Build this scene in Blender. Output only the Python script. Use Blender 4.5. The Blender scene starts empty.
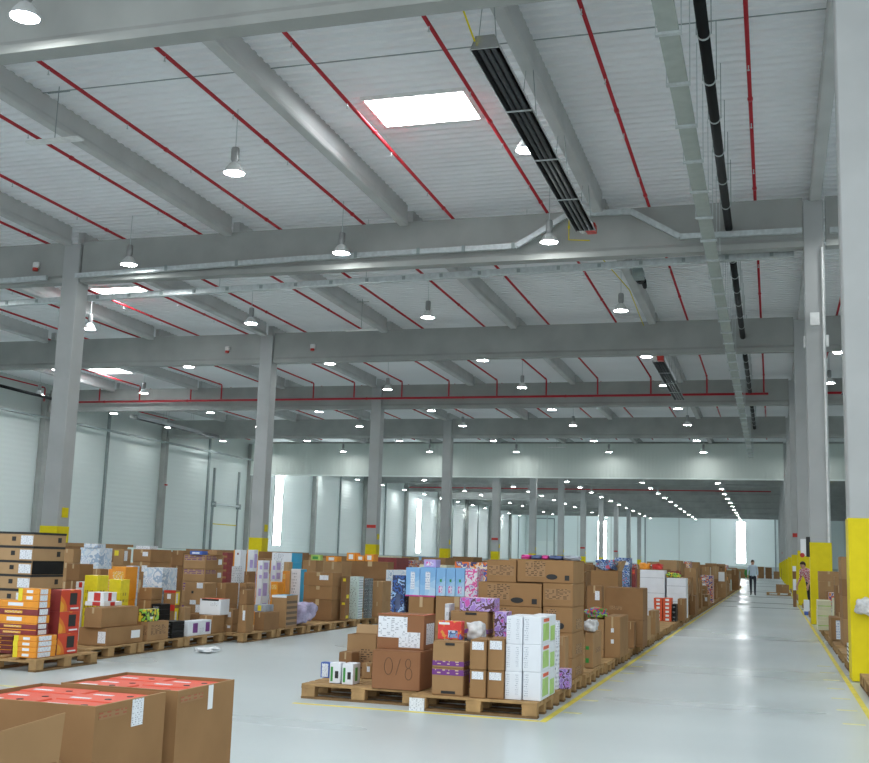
import bpy, bmesh, math, random
from mathutils import Vector, Matrix, noise
LENS=33.0
REFL=0.03
SKYE=10.0
WORLD=0.4
FILLW=42.0  # power of the added out-of-frame lights
EXPO=1.75
random.seed(11)
SC = bpy.context.scene
COL = SC.collection
# ------------------------------------------------------------------ materials
MATS = {}
def _new(name):
    m = bpy.data.materials.new(name); m.use_nodes = True
    nt = m.node_tree; b = nt.nodes['Principled BSDF']
    return m, nt, b
def plain(name, rgb, rough=.6, metal=0., amp=.10, scale=6., bump=0., coord='Object', spec=.5):
    """principled with a faint large noise in its tone"""
    m, nt, b = _new(name)
    b.inputs['Roughness'].default_value = rough; b.inputs['Metallic'].default_value = metal; b.inputs['Specular IOR Level'].default_value = spec
    tc = nt.nodes.new('ShaderNodeTexCoord'); nz = nt.nodes.new('ShaderNodeTexNoise')
    nz.inputs['Scale'].default_value = scale; nz.inputs['Detail'].default_value = 4
    nt.links.new(tc.outputs[coord], nz.inputs['Vector'])
    rp = nt.nodes.new('ShaderNodeValToRGB')
    rp.color_ramp.elements[0].position = .3; rp.color_ramp.elements[1].position = .7
    rp.color_ramp.elements[0].color = [c*(1-amp) for c in rgb]+[1]
    rp.color_ramp.elements[1].color = [min(1, c*(1+amp)) for c in rgb]+[1]
    nt.links.new(nz.outputs['Fac'], rp.inputs['Fac']); nt.links.new(rp.outputs['Color'], b.inputs['Base Color'])
    if bump:
        bp = nt.nodes.new('ShaderNodeBump'); bp.inputs['Strength'].default_value = bump; bp.inputs['Distance'].default_value = .02
        nt.links.new(nz.outputs['Fac'], bp.inputs['Height']); nt.links.new(bp.outputs['Normal'], b.inputs['Normal'])
    MATS[name] = m; return m
def blobs(name, cols, scale=8., rough=.4, stretch=(1,1,1)):
    """printed artwork: constant steps of a noise"""
    m, nt, b = _new(name); b.inputs['Roughness'].default_value = rough
    tc = nt.nodes.new('ShaderNodeTexCoord'); mp = nt.nodes.new('ShaderNodeMapping'); mp.inputs['Scale'].default_value = stretch
    nz = nt.nodes.new('ShaderNodeTexNoise'); nz.inputs['Scale'].default_value = scale; nz.inputs['Detail'].default_value = 2
    nt.links.new(tc.outputs['Object'], mp.inputs['Vector']); nt.links.new(mp.outputs['Vector'], nz.inputs['Vector'])
    rp = nt.nodes.new('ShaderNodeValToRGB'); rp.color_ramp.interpolation = 'CONSTANT'
    n = len(cols); els = rp.color_ramp.elements
    els[0].position = 0; els[0].color = list(cols[0])+[1]
    els[1].position = .5 if n == 2 else .36+.28/(n-1)*1; els[1].color = list(cols[1])+[1]
    for i in range(2, n):
        e = els.new(.36+.28*i/(n-1)); e.color = list(cols[i])+[1]
    nt.links.new(nz.outputs['Fac'], rp.inputs['Fac']); nt.links.new(rp.outputs['Color'], b.inputs['Base Color'])
    MATS[name] = m; return m
def printed(name, paper, ink, rows=8., rough=.6, dens=.52):
    """rows of broken marks, like small print seen from afar"""
    m, nt, b = _new(name); b.inputs['Roughness'].default_value = rough
    tc = nt.nodes.new('ShaderNodeTexCoord'); sp = nt.nodes.new('ShaderNodeSeparateXYZ')
    nt.links.new(tc.outputs['Generated'], sp.inputs[0])
    ad = nt.nodes.new('ShaderNodeMath'); ad.operation = 'ADD'; nt.links.new(sp.outputs['X'], ad.inputs[0]); nt.links.new(sp.outputs['Y'], ad.inputs[1])
    ml = nt.nodes.new('ShaderNodeMath'); ml.operation = 'MULTIPLY'; ml.inputs[1].default_value = rows; nt.links.new(sp.outputs['Z'], ml.inputs[0])
    fr = nt.nodes.new('ShaderNodeMath'); fr.operation = 'FRACT'; nt.links.new(ml.outputs[0], fr.inputs[0])
    fl = nt.nodes.new('ShaderNodeMath'); fl.operation = 'FLOOR'; nt.links.new(ml.outputs[0], fl.inputs[0])
    st = nt.nodes.new('ShaderNodeMath'); st.operation = 'GREATER_THAN'; st.inputs[1].default_value = .55; nt.links.new(fr.outputs[0], st.inputs[0])
    cb = nt.nodes.new('ShaderNodeCombineXYZ'); nt.links.new(ad.outputs[0], cb.inputs[0]); nt.links.new(fl.outputs[0], cb.inputs[1])
    nz = nt.nodes.new('ShaderNodeTexNoise'); nz.inputs['Scale'].default_value = 7; nz.inputs['Detail'].default_value = 0
    nt.links.new(cb.outputs[0], nz.inputs['Vector'])
    gt = nt.nodes.new('ShaderNodeMath'); gt.operation = 'GREATER_THAN'; gt.inputs[1].default_value = dens; nt.links.new(nz.outputs['Fac'], gt.inputs[0])
    mu = nt.nodes.new('ShaderNodeMath'); mu.operation = 'MULTIPLY'; nt.links.new(st.outputs[0], mu.inputs[0]); nt.links.new(gt.outputs[0], mu.inputs[1])
    mx = nt.nodes.new('ShaderNodeMixRGB'); mx.inputs[1].default_value = list(paper)+[1]; mx.inputs[2].default_value = list(ink)+[1]
    nt.links.new(mu.outputs[0], mx.inputs[0]); nt.links.new(mx.outputs[0], b.inputs['Base Color'])
    MATS[name] = m; return m
def bands(name, c1, c2, per=.1, axis='Z', rough=.5, duty=.5):
    m, nt, b = _new(name); b.inputs['Roughness'].default_value = rough
    tc = nt.nodes.new('ShaderNodeTexCoord'); sp = nt.nodes.new('ShaderNodeSeparateXYZ'); nt.links.new(tc.outputs['Object'], sp.inputs[0])
    ml = nt.nodes.new('ShaderNodeMath'); ml.operation = 'DIVIDE'; ml.inputs[1].default_value = per; nt.links.new(sp.outputs[axis], ml.inputs[0])
    fr = nt.nodes.new('ShaderNodeMath'); fr.operation = 'FRACT'; nt.links.new(ml.outputs[0], fr.inputs[0])
    st = nt.nodes.new('ShaderNodeMath'); st.operation = 'GREATER_THAN'; st.inputs[1].default_value = duty; nt.links.new(fr.outputs[0], st.inputs[0])
    mx = nt.nodes.new('ShaderNodeMixRGB'); mx.inputs[1].default_value = list(c1)+[1]; mx.inputs[2].default_value = list(c2)+[1]
    nt.links.new(st.outputs[0], mx.inputs[0]); nt.links.new(mx.outputs[0], b.inputs['Base Color'])
    MATS[name] = m; return m
def emit(name, rgb, strength):
    m, nt, b = _new(name)
    b.inputs['Base Color'].default_value = list(rgb)+[1]
    b.inputs['Emission Color'].default_value = list(rgb)+[1]; b.inputs['Emission Strength'].default_value = strength
    MATS[name] = m; return m

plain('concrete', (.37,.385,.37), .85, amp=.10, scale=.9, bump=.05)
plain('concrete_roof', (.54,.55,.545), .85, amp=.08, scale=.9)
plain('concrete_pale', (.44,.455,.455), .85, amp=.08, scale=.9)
plain('deck', (.90,.915,.93), .5, amp=.03, scale=.4)
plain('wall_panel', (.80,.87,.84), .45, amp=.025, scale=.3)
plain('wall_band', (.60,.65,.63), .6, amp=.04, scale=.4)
plain('plinth', (.50,.56,.55), .7, amp=.05, scale=.6)
plain('post_grey', (.28,.33,.33), .5)
plain('red_paint', (.48,.012,.025), .4, amp=.05)
plain('galv', (.56,.61,.62), .4, metal=.3, amp=.12, scale=9)
plain('tray_sheet', (.40,.445,.415), .5, metal=.1, amp=.08, scale=4)
plain('black_plastic', (.007,.008,.009), .55, spec=.25)
plain('heater_hood', (.03,.033,.035), .45, metal=.3)
plain('heater_tube', (.07,.075,.08), .35, metal=.6)
plain('aluminium', (.72,.73,.74), .25, metal=.9, amp=.04)
plain('white_steel', (.78,.79,.78), .4)
plain('yellow_paint', (.76,.62,.012), .55, amp=.05, spec=.2)
plain('yellow_line', (.78,.66,.10), .6, amp=.15, scale=3)
plain('yellow_worn', (.68,.66,.34), .5, amp=.12, scale=9)
printed('print_yellow', (.80,.66,.02), (.42,.30,.02), 5, .4, .5)
plain('dark_rubber', (.02,.02,.02), .7)
plain('bulb_grey', (.35,.36,.36), .4, metal=.4)
# card
plain('card_a', (.315,.178,.080), .8, amp=.09, scale=3, spec=.2)
plain('card_b', (.365,.218,.105), .8, amp=.08, scale=3, spec=.2)
plain('card_c', (.265,.145,.066), .8, amp=.09, scale=3, spec=.2)
plain('card_d', (.44,.285,.15), .8, amp=.08, scale=3, spec=.2)
plain('card_red', (.29,.135,.066), .8, amp=.08, scale=3, spec=.2)
plain('card_in', (.22,.13,.07), .85, amp=.08)
plain('tape', (.50,.36,.20), .25, amp=.05)
plain('seam', (.11,.06,.03), .9)
plain('wood', (.40,.25,.115), .8, amp=.25, scale=7, spec=.2)
plain('wood_dark', (.20,.12,.055), .85, amp=.25, scale=7, spec=.2)
plain('paper', (.82,.84,.86), .6, amp=.03)
plain('white_box', (.76,.79,.84), .5, amp=.03)
plain('pencil', (.10,.055,.03), .7)
plain('ink', (.02,.02,.02), .6)
plain('purple', (.17,.035,.22), .4, amp=.15)
plain('orange', (.80,.30,.02), .4, amp=.08)
plain('yellow', (.82,.66,.02), .4, amp=.08)
plain('red', (.55,.03,.02), .4, amp=.1)
plain('dark_red', (.22,.03,.03), .5, amp=.15)
plain('orange_red', (.72,.10,.03), .45, amp=.08)
plain('shoe_red', (.68,.085,.04), .5, amp=.06)
plain('blue', (.05,.12,.45), .4, amp=.2)
plain('cyan', (.02,.36,.62), .4, amp=.08)
plain('green', (.04,.28,.05), .4, amp=.15)
plain('leaf', (.36,.58,.14), .4, amp=.2)
plain('mint', (.55,.68,.64), .5, amp=.06)
plain('slate', (.16,.20,.21), .5, amp=.15)
plain('cream', (.68,.66,.48), .5, amp=.06)
plain('lilac', (.45,.36,.66), .4, amp=.15)
plain('magenta', (.55,.05,.26), .4, amp=.25)
plain('navy', (.06,.09,.20), .4, amp=.3)
plain('grey_print', (.30,.33,.38), .45, amp=.3)
plain('jeans', (.018,.022,.035), .8)
plain('shirt', (.52,.63,.74), .75, amp=.05)
plain('skin', (.55,.30,.20), .55, amp=.04)
plain('hair', (.06,.035,.02), .7)
plain('shoe_black', (.01,.01,.01), .5)
plain('poly', (.86,.88,.91), .25, amp=.25, scale=16, bump=.6)
MATS['poly'].node_tree.nodes['Principled BSDF'].inputs['Transmission Weight'].default_value=.25
plain('poly_lilac', (.42,.38,.56), .25, amp=.25, scale=9, bump=.4)
plain('yellow_foil', (.84,.70,.03), .3, amp=.10, scale=10, bump=.35)
blobs('camo', [(.01,.02,.07),(.03,.10,.35),(.02,.03,.10),(.30,.48,.75),(.01,.02,.06)], 9)
blobs('lblue', [(.20,.43,.74),(.25,.49,.78),(.36,.58,.82),(.46,.66,.86)], 3)
blobs('purple_art', [(.36,.22,.60),(.55,.42,.76),(.10,.04,.06),(.45,.28,.68),(.60,.10,.42)], 14)
blobs('pink_art', [(.75,.72,.80),(.70,.10,.36),(.66,.62,.78),(.40,.26,.60)], 13)
blobs('red_art', [(.66,.04,.03),(.70,.05,.04),(.72,.30,.05),(.70,.05,.05),(.12,.12,.40)], 12)
blobs('fire_art', [(.56,.035,.02),(.62,.06,.02),(.74,.20,.02),(.80,.36,.03)], 2.2)
blobs('blue_art', [(.06,.16,.50),(.50,.62,.80),(.04,.07,.22),(.20,.36,.62),(.60,.10,.16)], 12)
blobs('orblue_art', [(.72,.16,.02),(.06,.08,.32),(.74,.62,.50),(.70,.22,.04),(.02,.03,.12)], 10)
blobs('plaid', [(.55,.03,.05),(.75,.70,.72),(.60,.05,.08),(.05,.03,.05)], 22)
blobs('toys', [(.05,.30,.05),(.60,.05,.04),(.05,.08,.35),(.30,.50,.05),(.03,.03,.03)], 12)
blobs('ylw_art', [(.80,.62,.04),(.02,.02,.02),(.30,.60,.08),(.82,.66,.06)], 10)
blobs('white_art', [(.66,.72,.79),(.48,.60,.73),(.72,.76,.81),(.34,.45,.60),(.70,.74,.80)], 5)
printed('label', (.78,.81,.86), (.34,.36,.42), 12, .6, .55)
printed('label_blue', (.72,.77,.84), (.16,.26,.52), 7)
printed('print_card', (.345,.20,.095), (.07,.04,.02), 9, .8, .5)
printed('print_white', (.76,.79,.84), (.20,.24,.32), 10, .5, .54)
printed('print_orange', (.80,.42,.04), (.75,.70,.6), 6, .45)
printed('print_purple', (.42,.265,.145), (.12,.03,.18), 3, .7, .42)
printed('tape_purple', (.17,.035,.22), (.62,.45,.32), 2, .4, .56)
printed('print_mint', (.60,.72,.68), (.06,.08,.08), 6, .5, .62)
printed('print_dark', (.10,.11,.12), (.50,.52,.54), 5, .5)
bands('stripe', (.75,.76,.78), (.03,.03,.03), .055)
bands('edges', (.74,.77,.80), (.35,.42,.46), .05)
bands('brick_print', (.34,.20,.10), (.11,.07,.04), .09)
emit('lens', (.97,1,.99), LENS)
emit('prism_glass',(.50,.53,.53),REFL)
emit('sky_glass', (.93,.97,1), SKYE)

# wall sheet with fine horizontal ribs (real colour stays even; ribs are in the bump)
def ribbed(name, rgb, per, axis, rough=.4, strength=.35):
    m, nt, b = _new(name); b.inputs['Base Color'].default_value = list(rgb)+[1]; b.inputs['Roughness'].default_value = rough
    tc = nt.nodes.new('ShaderNodeTexCoord'); sp = nt.nodes.new('ShaderNodeSeparateXYZ'); nt.links.new(tc.outputs['Object'], sp.inputs[0])
    ml = nt.nodes.new('ShaderNodeMath'); ml.operation = 'MULTIPLY'; ml.inputs[1].default_value = 2*math.pi/per; nt.links.new(sp.outputs[axis], ml.inputs[0])
    sn = nt.nodes.new('ShaderNodeMath'); sn.operation = 'SINE'; nt.links.new(ml.outputs[0], sn.inputs[0])
    bp = nt.nodes.new('ShaderNodeBump'); bp.inputs['Strength'].default_value = strength; bp.inputs['Distance'].default_value = .01
    nt.links.new(sn.outputs[0], bp.inputs['Height']); nt.links.new(bp.outputs['Normal'], b.inputs['Normal'])
    MATS[name] = m
ribbed('wall_sheet', (.74,.815,.80), .33, 'Z')
ribbed('apron_sheet', (.64,.70,.66), .30, 'X', .45, .5)
# glossy pale floor coating with faint wear
def floor_mat():
    m, nt, b = _new('floor_coat')
    tc = nt.nodes.new('ShaderNodeTexCoord')
    mp = nt.nodes.new('ShaderNodeMapping'); mp.inputs['Scale'].default_value = (.12, .5, 1)
    nz = nt.nodes.new('ShaderNodeTexNoise'); nz.inputs['Scale'].default_value = .9; nz.inputs['Detail'].default_value = 6; b.inputs['Specular IOR Level'].default_value=.4
    nt.links.new(tc.outputs['Object'], mp.inputs['Vector']); nt.links.new(mp.outputs['Vector'], nz.inputs['Vector'])
    rp = nt.nodes.new('ShaderNodeValToRGB')
    rp.color_ramp.elements[0].position = .3; rp.color_ramp.elements[0].color = (.50,.56,.57,1)
    rp.color_ramp.elements[1].position = .7; rp.color_ramp.elements[1].color = (.57,.63,.64,1)
    nt.links.new(nz.outputs['Fac'], rp.inputs['Fac']); nt.links.new(rp.outputs['Color'], b.inputs['Base Color'])
    r2 = nt.nodes.new('ShaderNodeMapRange'); r2.inputs['From Min'].default_value=.3; r2.inputs['From Max'].default_value=.7; r2.inputs['To Min'].default_value = .24; r2.inputs['To Max'].default_value = .40
    n3 = nt.nodes.new('ShaderNodeTexNoise'); n3.inputs['Scale'].default_value=.7; n3.inputs['Detail'].default_value=1.5; nt.links.new(mp.outputs['Vector'], n3.inputs['Vector'])
    nt.links.new(n3.outputs['Fac'], r2.inputs['Value']); nt.links.new(r2.outputs[0], b.inputs['Roughness'])
    n2 = nt.nodes.new('ShaderNodeTexNoise'); n2.inputs['Scale'].default_value = 1.6; n2.inputs['Detail'].default_value = 3
    nt.links.new(tc.outputs['Object'], n2.inputs['Vector'])
    bp = nt.nodes.new('ShaderNodeBump'); bp.inputs['Strength'].default_value = .04; bp.inputs['Distance'].default_value = .02
    nt.links.new(n2.outputs['Fac'], bp.inputs['Height']); nt.links.new(bp.outputs['Normal'], b.inputs['Normal'])
    MATS['floor_coat'] = m
floor_mat()
# ------------------------------------------------------------------ mesh helpers
class MB:
    def __init__(s): s.v=[]; s.f=[]
    def add(s, vs, fs):
        b=len(s.v); s.v+=vs; s.f+=[tuple(b+i for i in f) for f in fs]
    def box(s, x0,x1,y0,y1,z0,z1, c=0.):
        if c<=0:
            s.add([(x,y,z) for x in(x0,x1) for y in(y0,y1) for z in(z0,z1)],
                  [(0,1,3,2),(4,6,7,5),(0,4,5,1),(2,3,7,6),(0,2,6,4),(1,5,7,3)]); return s
        c=min(c,(x1-x0)/3,(y1-y0)/3,(z1-z0)/3)
        V=[];I={}
        for i,x in enumerate((x0,x1)):
            for j,y in enumerate((y0,y1)):
                for k,z in enumerate((z0,z1)):
                    sx,sy,sz=(c,-c)[i],(c,-c)[j],(c,-c)[k]
                    for a,p in enumerate(((x,y+sy,z+sz),(x+sx,y,z+sz),(x+sx,y+sy,z))):
                        I[i,j,k,a]=len(V);V.append(p)
        F=[]
        for a in range(3):
            o=[b for b in range(3) if b!=a]
            for q in(0,1):
                fc=[]
                for (m,n) in((0,0),(1,0),(1,1),(0,1)):
                    t=[0,0,0];t[a]=q;t[o[0]]=m;t[o[1]]=n;fc.append(I[t[0],t[1],t[2],a])
                flip=(q==0)!=(a==1)
                F.append(tuple(fc[::-1] if flip else fc))
            for m in(0,1):
                for n in(0,1):
                    t=[0,0,0];t[o[0]]=m;t[o[1]]=n;t0=list(t);t1=list(t);t1[a]=1
                    F.append((I[(*t0,o[0])],I[(*t1,o[0])],I[(*t1,o[1])],I[(*t0,o[1])]))
        for i in(0,1):
            for j in(0,1):
                for k in(0,1): F.append((I[i,j,k,0],I[i,j,k,1],I[i,j,k,2]))
        s.add(V,F); return s
    def tube(s, pts, r, n=8, cap=True):
        pts=[Vector(p) for p in pts]; rings=[]; up=None
        for i,p in enumerate(pts):
            d=(pts[min(i+1,len(pts)-1)]-pts[max(i-1,0)]).normalized()
            a=d.cross(Vector((0,0,1)) if abs(d.z)<.95 else Vector((1,0,0))).normalized()
            if up is not None and a.dot(up)<0: a=-a
            up=a; b=d.cross(a)
            rr=r[i] if isinstance(r,(list,tuple)) else r
            rings.append([tuple(p+a*math.cos(t*2*math.pi/n)*rr+b*math.sin(t*2*math.pi/n)*rr) for t in range(n)])
        V=[q for R_ in rings for q in R_];F=[]
        for i in range(len(pts)-1):
            for t in range(n): F.append((i*n+t,i*n+(t+1)%n,(i+1)*n+(t+1)%n,(i+1)*n+t))
        if cap: F.append(tuple(range(n))[::-1]); F.append(tuple(range((len(pts)-1)*n,len(pts)*n)))
        s.add(V,F); return s
    def lathe(s, prof, n=16, ox=0,oy=0,oz=0):
        V=[];F=[]
        for (r,z) in prof:
            for t in range(n): V.append((ox+r*math.cos(2*math.pi*t/n),oy+r*math.sin(2*math.pi*t/n),oz+z))
        for i in range(len(prof)-1):
            for t in range(n): F.append((i*n+t,i*n+(t+1)%n,(i+1)*n+(t+1)%n,(i+1)*n+t))
        s.add(V,F); return s
    def prism(s, prof, a0, a1, axis, shear=0.):
        """closed (u,z) profile swept along X (u=y) or Y (u=x); shear drops z along the sweep"""
        n=len(prof); V=[]
        for a in (a0,a1):
            for (u,z) in prof: V.append((a,u,z) if axis=='X' else (u,a,z+shear*(a-a0)))
        F=[(i,(i+1)%n,n+(i+1)%n,n+i) for i in range(n)]+[tuple(range(n))[::-1],tuple(range(n,2*n))]
        s.add(V,F); return s
    def mesh(s,name):
        me=bpy.data.meshes.new(name); me.from_pydata(s.v,[],s.f); me.update()
        bm=bmesh.new(); bm.from_mesh(me); bmesh.ops.recalc_face_normals(bm,faces=bm.faces); bm.to_mesh(me); bm.free()
        return me
def obj(name, mb, mat, parent=None, loc=(0,0,0), smooth=False):
    me = mb.mesh(name) if isinstance(mb, MB) else mb
    if mat and not me.materials: me.materials.append(MATS[mat])
    if smooth:
        for p in me.polygons: p.use_smooth=True
    o=bpy.data.objects.new(name, me); COL.objects.link(o); o.location=loc
    if parent: o.parent=parent
    return o
SEEN={}
def tag(o, label, cat, group=None):
    n=len(label.split())
    if n<4 or n>16: print('LABEL-LEN',n,label)
    if label in SEEN: print('LABEL-DUP',label)
    SEEN[label]=1
    o['label']=label; o['category']=cat
    if group: o['group']=group
    return o
def thing(name, label, cat, loc=(0,0,0), group=None, rz=0):
    o=bpy.data.objects.new(name,None); COL.objects.link(o); o.location=loc; o.rotation_euler=(0,0,rz); o.empty_display_size=.2
    return tag(o,label,cat,group)
def struct(name, mb, mat):
    o=obj(name,mb,mat); o['kind']='structure'; return o
def dup(root, loc, label, group=None):
    r=root.copy(); COL.objects.link(r); r.location=loc
    tag(r,label,root['category'],group or root.get('group'))
    for ch in list(root.children):
        c=ch.copy(); COL.objects.link(c); c.parent=r
        for g in list(ch.children):
            d=g.copy(); COL.objects.link(d); d.parent=c
    return r
ORD=['first','second','third','fourth','fifth','sixth','seventh','eighth','ninth','tenth','eleventh','twelfth','thirteenth','fourteenth','fifteenth','sixteenth','seventeenth','eighteenth','nineteenth','twentieth']
def nth(i): return ORD[i] if i<20 else 'twenty-'+ORD[i-20]
# ------------------------------------------------------------------ the hall
SL=-.0044                                   # the roof falls slightly towards the far end
BAY=15.0; Y0=15.85                          # main beams every 15 m
def by(n): return Y0+BAY*n
XR=1.22; XL=-22.2; XW=-45.35; XE=26.0; YF=210.0
def rz_(z,y): return z+SL*y
struct('floor', MB().box(-47,27,-7,211,-.3,0), 'floor_coat')
# trapezoid roof deck: ribs run across the hall
prof=[];per=.32;y=-7.;D0=12.06
mb=MB();V=[];F=[]
k=0
while y<211:
    for dy,dz in((0,0),(.12,0),(.165,.14),(.275,.14)):
        for x in(-47,27): V.append((x,y+dy,rz_(D0+dz,y)))
    y+=per
nn=len(V)//2
for i in range(nn-1): F.append((2*i,2*i+1,2*i+3,2*i+2))
mb.add(V,F); struct('ceiling',mb,'deck')
# walls
w=MB().box(XW-.3,XW,-7,YF,1.45,9.55); struct('wall_left',w,'wall_sheet')
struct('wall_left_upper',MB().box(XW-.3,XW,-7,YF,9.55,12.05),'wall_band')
struct('baseboard_left',MB().box(XW-.3,XW+.06,-7,YF,0,1.45),'plinth')
struct('wall_far',MB().box(XW,XE,YF,YF+.3,1.45,11.2),'wall_sheet')
struct('baseboard_far',MB().box(XW,XE,YF-.06,YF+.3,0,1.45),'plinth')
struct('wall_right',MB().box(XE,XE+.3,-7,YF,0,12.05),'wall_sheet')
# window strips in the walls
wi=1
for yy,za,zb in((97.5,2.05,8.9),(141.9,1.85,8.9)):
    fr=MB()
    for a,b,c,d in((yy-.95,yy-.8,za-.1,zb+.1),(yy+.8,yy+.95,za-.1,zb+.1),(yy-.8,yy+.8,za-.1,za),(yy-.8,yy+.8,zb,zb+.1)):
        fr.box(XW,XW+.09,a,b,c,d)
    o=struct('window_%d'%wi,fr,'white_steel'); obj('window_pane',MB().box(XW,XW+.05,yy-.8,yy+.8,za,zb),'sky_glass',o); wi+=1
for xx,za,zb in((-5.5,2.0,9.3),(-30.69,1.6,9.0)):
    fr=MB()
    for a,b,c,d in((xx-.95,xx-.75,za-.1,zb+.1),(xx+.75,xx+.95,za-.1,zb+.1),(xx-.75,xx+.75,za-.1,za),(xx-.75,xx+.75,zb,zb+.1)):
        fr.box(a,b,YF-.1,YF,c,d)
    o=struct('window_%d'%wi,fr,'white_steel'); obj('window_pane',MB().box(xx-.75,xx+.75,YF-.05,YF,za,zb),'sky_glass',o); wi+=1
# skylights in the deck
for xa,xb,ya in((-8.97,-6.58,22.85),(-26.6,-24.4,38.1),(-38.6,-36.6,55.7)):
    z=rz_(D0-.02,ya); fr=MB()
    for a,b,c,d in((xa-.08,xa,ya-.08,ya+1.68),(xb,xb+.08,ya-.08,ya+1.68),(xa,xb,ya-.08,ya),(xa,xb,ya+1.6,ya+1.68)):
        fr.box(a,b,c,d,z-.06,z+.17)
    o=struct('window_%d'%wi,fr,'white_steel'); obj('skylight_pane',MB().box(xa,xb,ya,ya+1.6,z-.03,z+.16),'sky_glass',o); wi+=1
# seams of the far wall and posts of the left wall
ti=1
for xx in(-41.2,-35.3,-29.0,-22.7,-16.5,-10.9,.45,6.4,12.2,18.1):
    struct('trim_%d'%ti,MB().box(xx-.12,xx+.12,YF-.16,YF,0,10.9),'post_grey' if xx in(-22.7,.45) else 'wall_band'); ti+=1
for n in range(1,13):
    yy=by(n)+7.5
    if abs(yy-98.35)<2 or abs(yy-143.35)<2: continue
    struct('trim_%d'%ti,MB().box(XW,XW+.14,yy-.11,yy+.11,0,11.4),'post_grey'); ti+=1
for yy in(20.9,36.2):
    struct('trim_%d'%ti,MB().box(XL,XE if yy<30 else 1,yy-.02,yy+.02,rz_(D0,yy)-.01,rz_(D0,yy)+.03),'post_grey'); ti+=1
# sectional doors
def door(i,ax,p,a,b,zt,fixed):
    def bx(m,a0,a1,d,z0,z1):
        if ax=='Y': m.box(fixed,fixed+d,a0,a1,z0,z1)
        else: m.box(a0,a1,fixed-d,fixed,z0,z1)
        return m
    o=struct('door_%d'%i,bx(MB(),a,b,.07,0,5.0),'wall_panel')
    t=MB(); bx(t,a-.18,a,.16,0,zt); bx(t,b,b+.18,.16,0,zt); obj('door_track',t,'post_grey',o)
    if ax=='Y':
        obj('spring_shaft',MB().tube([(fixed+.25,a-.3,5.25),(fixed+.25,b+.3,5.25)],.1),'galv',o)
        obj('brackets',bx(bx(MB(),a-.25,a+.05,.35,5.0,5.45),b-.05,b+.25,.35,5.0,5.45),'post_grey',o)
        obj('top_seal',bx(MB(),a,b,.09,3.55,3.62),'yellow_paint',o)
    else: obj('door_head',bx(MB(),a-.18,b+.18,.16,zt,zt+.18),'post_grey',o)
door(1,'Y',0,84.5,88.9,8.3,XW)
door(2,'X',0,-43.4,-39.9,9.2,YF)
# ------------------------------------------------------------------ concrete frame
def col_body(hw,z1): return MB().box(-hw,hw,-hw,hw,0,z1,.02)
def column(x,y,hw,label,group,plate=True,guard=2.1,box_=False):
    z1=rz_(11.5,y)
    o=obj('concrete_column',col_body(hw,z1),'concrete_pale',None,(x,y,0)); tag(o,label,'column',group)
    g=MB(); e=.012
    for a,b,c,d in((-hw-e,hw+e,-hw-e,-hw),(-hw-e,hw+e,hw,hw+e),(-hw-e,-hw,-hw,hw),(hw,hw+e,-hw,hw)): g.box(a,b,c,d,.01,guard)
    obj('yellow_guard',g,'yellow_paint',o)['label']='yellow painted guard plate'
    if plate: obj('sign_plate',MB().box(-hw*.9,hw*.9,-hw-.02,-hw,2.95,3.13),'red',o)['label']='small red plate'
    if x<-5: obj('number_plate',MB().box(hw,hw+.02,-.12,.2,2.3,2.62),'yellow_paint',o)['label']='small yellow plate'
    return o
for n in range(0,13):
    side='right' if n else 'right'
    o=column(XR+(.02 if n==0 else -.03),by(n)+.05,.275 if n==0 else .26,'concrete column with yellow base, %s from the camera in the right-hand row'%nth(n),'columns right of the aisle',plate=False)
    if n==1:
        obj('conduit',MB().tube([(.20,-.30,2.1),(.20,-.30,10.0)],.028),'white_steel',o)
        obj('junction_box',MB().box(-.14,.10,-.33,-.262,7.85,8.2,.01),'white_steel',o)
        obj('socket_box',MB().box(-.27-.04,-.262,-.15,0,7.3,7.6),'white_steel',o); obj('socket_box',MB().box(.262,.33,-.2,-.05,7.3,7.6),'white_steel',o)
    if n in(3,8): obj('sign_plate',MB().box(-.2,.2,-.285,-.262,3.0,3.2),'red',o)
for n in range(1,13):
    column(XL,by(n)+.05,.31,'pale concrete column with yellow base band, %s along the left-hand row'%nth(n-1),'columns left of the middle hall',plate=n in(3,5,8,10),guard=2.02)
for n in range(2,13):
    o=obj('wall_column',MB().box(XW+.02,XW+.45,-.24,.24,0,rz_(11.4,by(n)),.02),'concrete',None,(0,by(n),0))
    tag(o,'concrete pilaster standing against the left wall, %s along it'%nth(n-2),'column','pilasters on the left wall')
    if n==4: obj('alarm_bell',MB().lathe([(.0,0),(.12,0),(.12,.1),(.0,.1)],12,XW+.62,-.1,6.2),'red',o)
BP=[(-.14,1.4),(.14,1.4),(.14,.26),(.2,.16),(.2,0),(-.2,0),(-.2,.16),(-.14,.26)]
def zb_(y): return 10.19+SL*y
NAVE=[('left',XW+.55,XL-.34),('middle',XL+.34,XR-.29),('right',XR+.29,XE-.05)]
for n in range(0,13):
    for nm,a,b in NAVE:
        if n==0 and nm=='left': continue
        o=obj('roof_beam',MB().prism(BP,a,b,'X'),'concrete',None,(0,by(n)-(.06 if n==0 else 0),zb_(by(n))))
        tag(o,'deep concrete main beam spanning the %s aisle, %s from the camera'%(nm,nth(n)),'beam','main roof beams')
PP=[(-.11,.66),(.11,.66),(.11,.2),(.15,.12),(.15,.03),(.12,0),(-.12,0),(-.15,.03),(-.15,.12),(-.11,.2)]
px_=[1.25-5.9*i for i in range(-2,8)]
def purl_end(i): return .27
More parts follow.
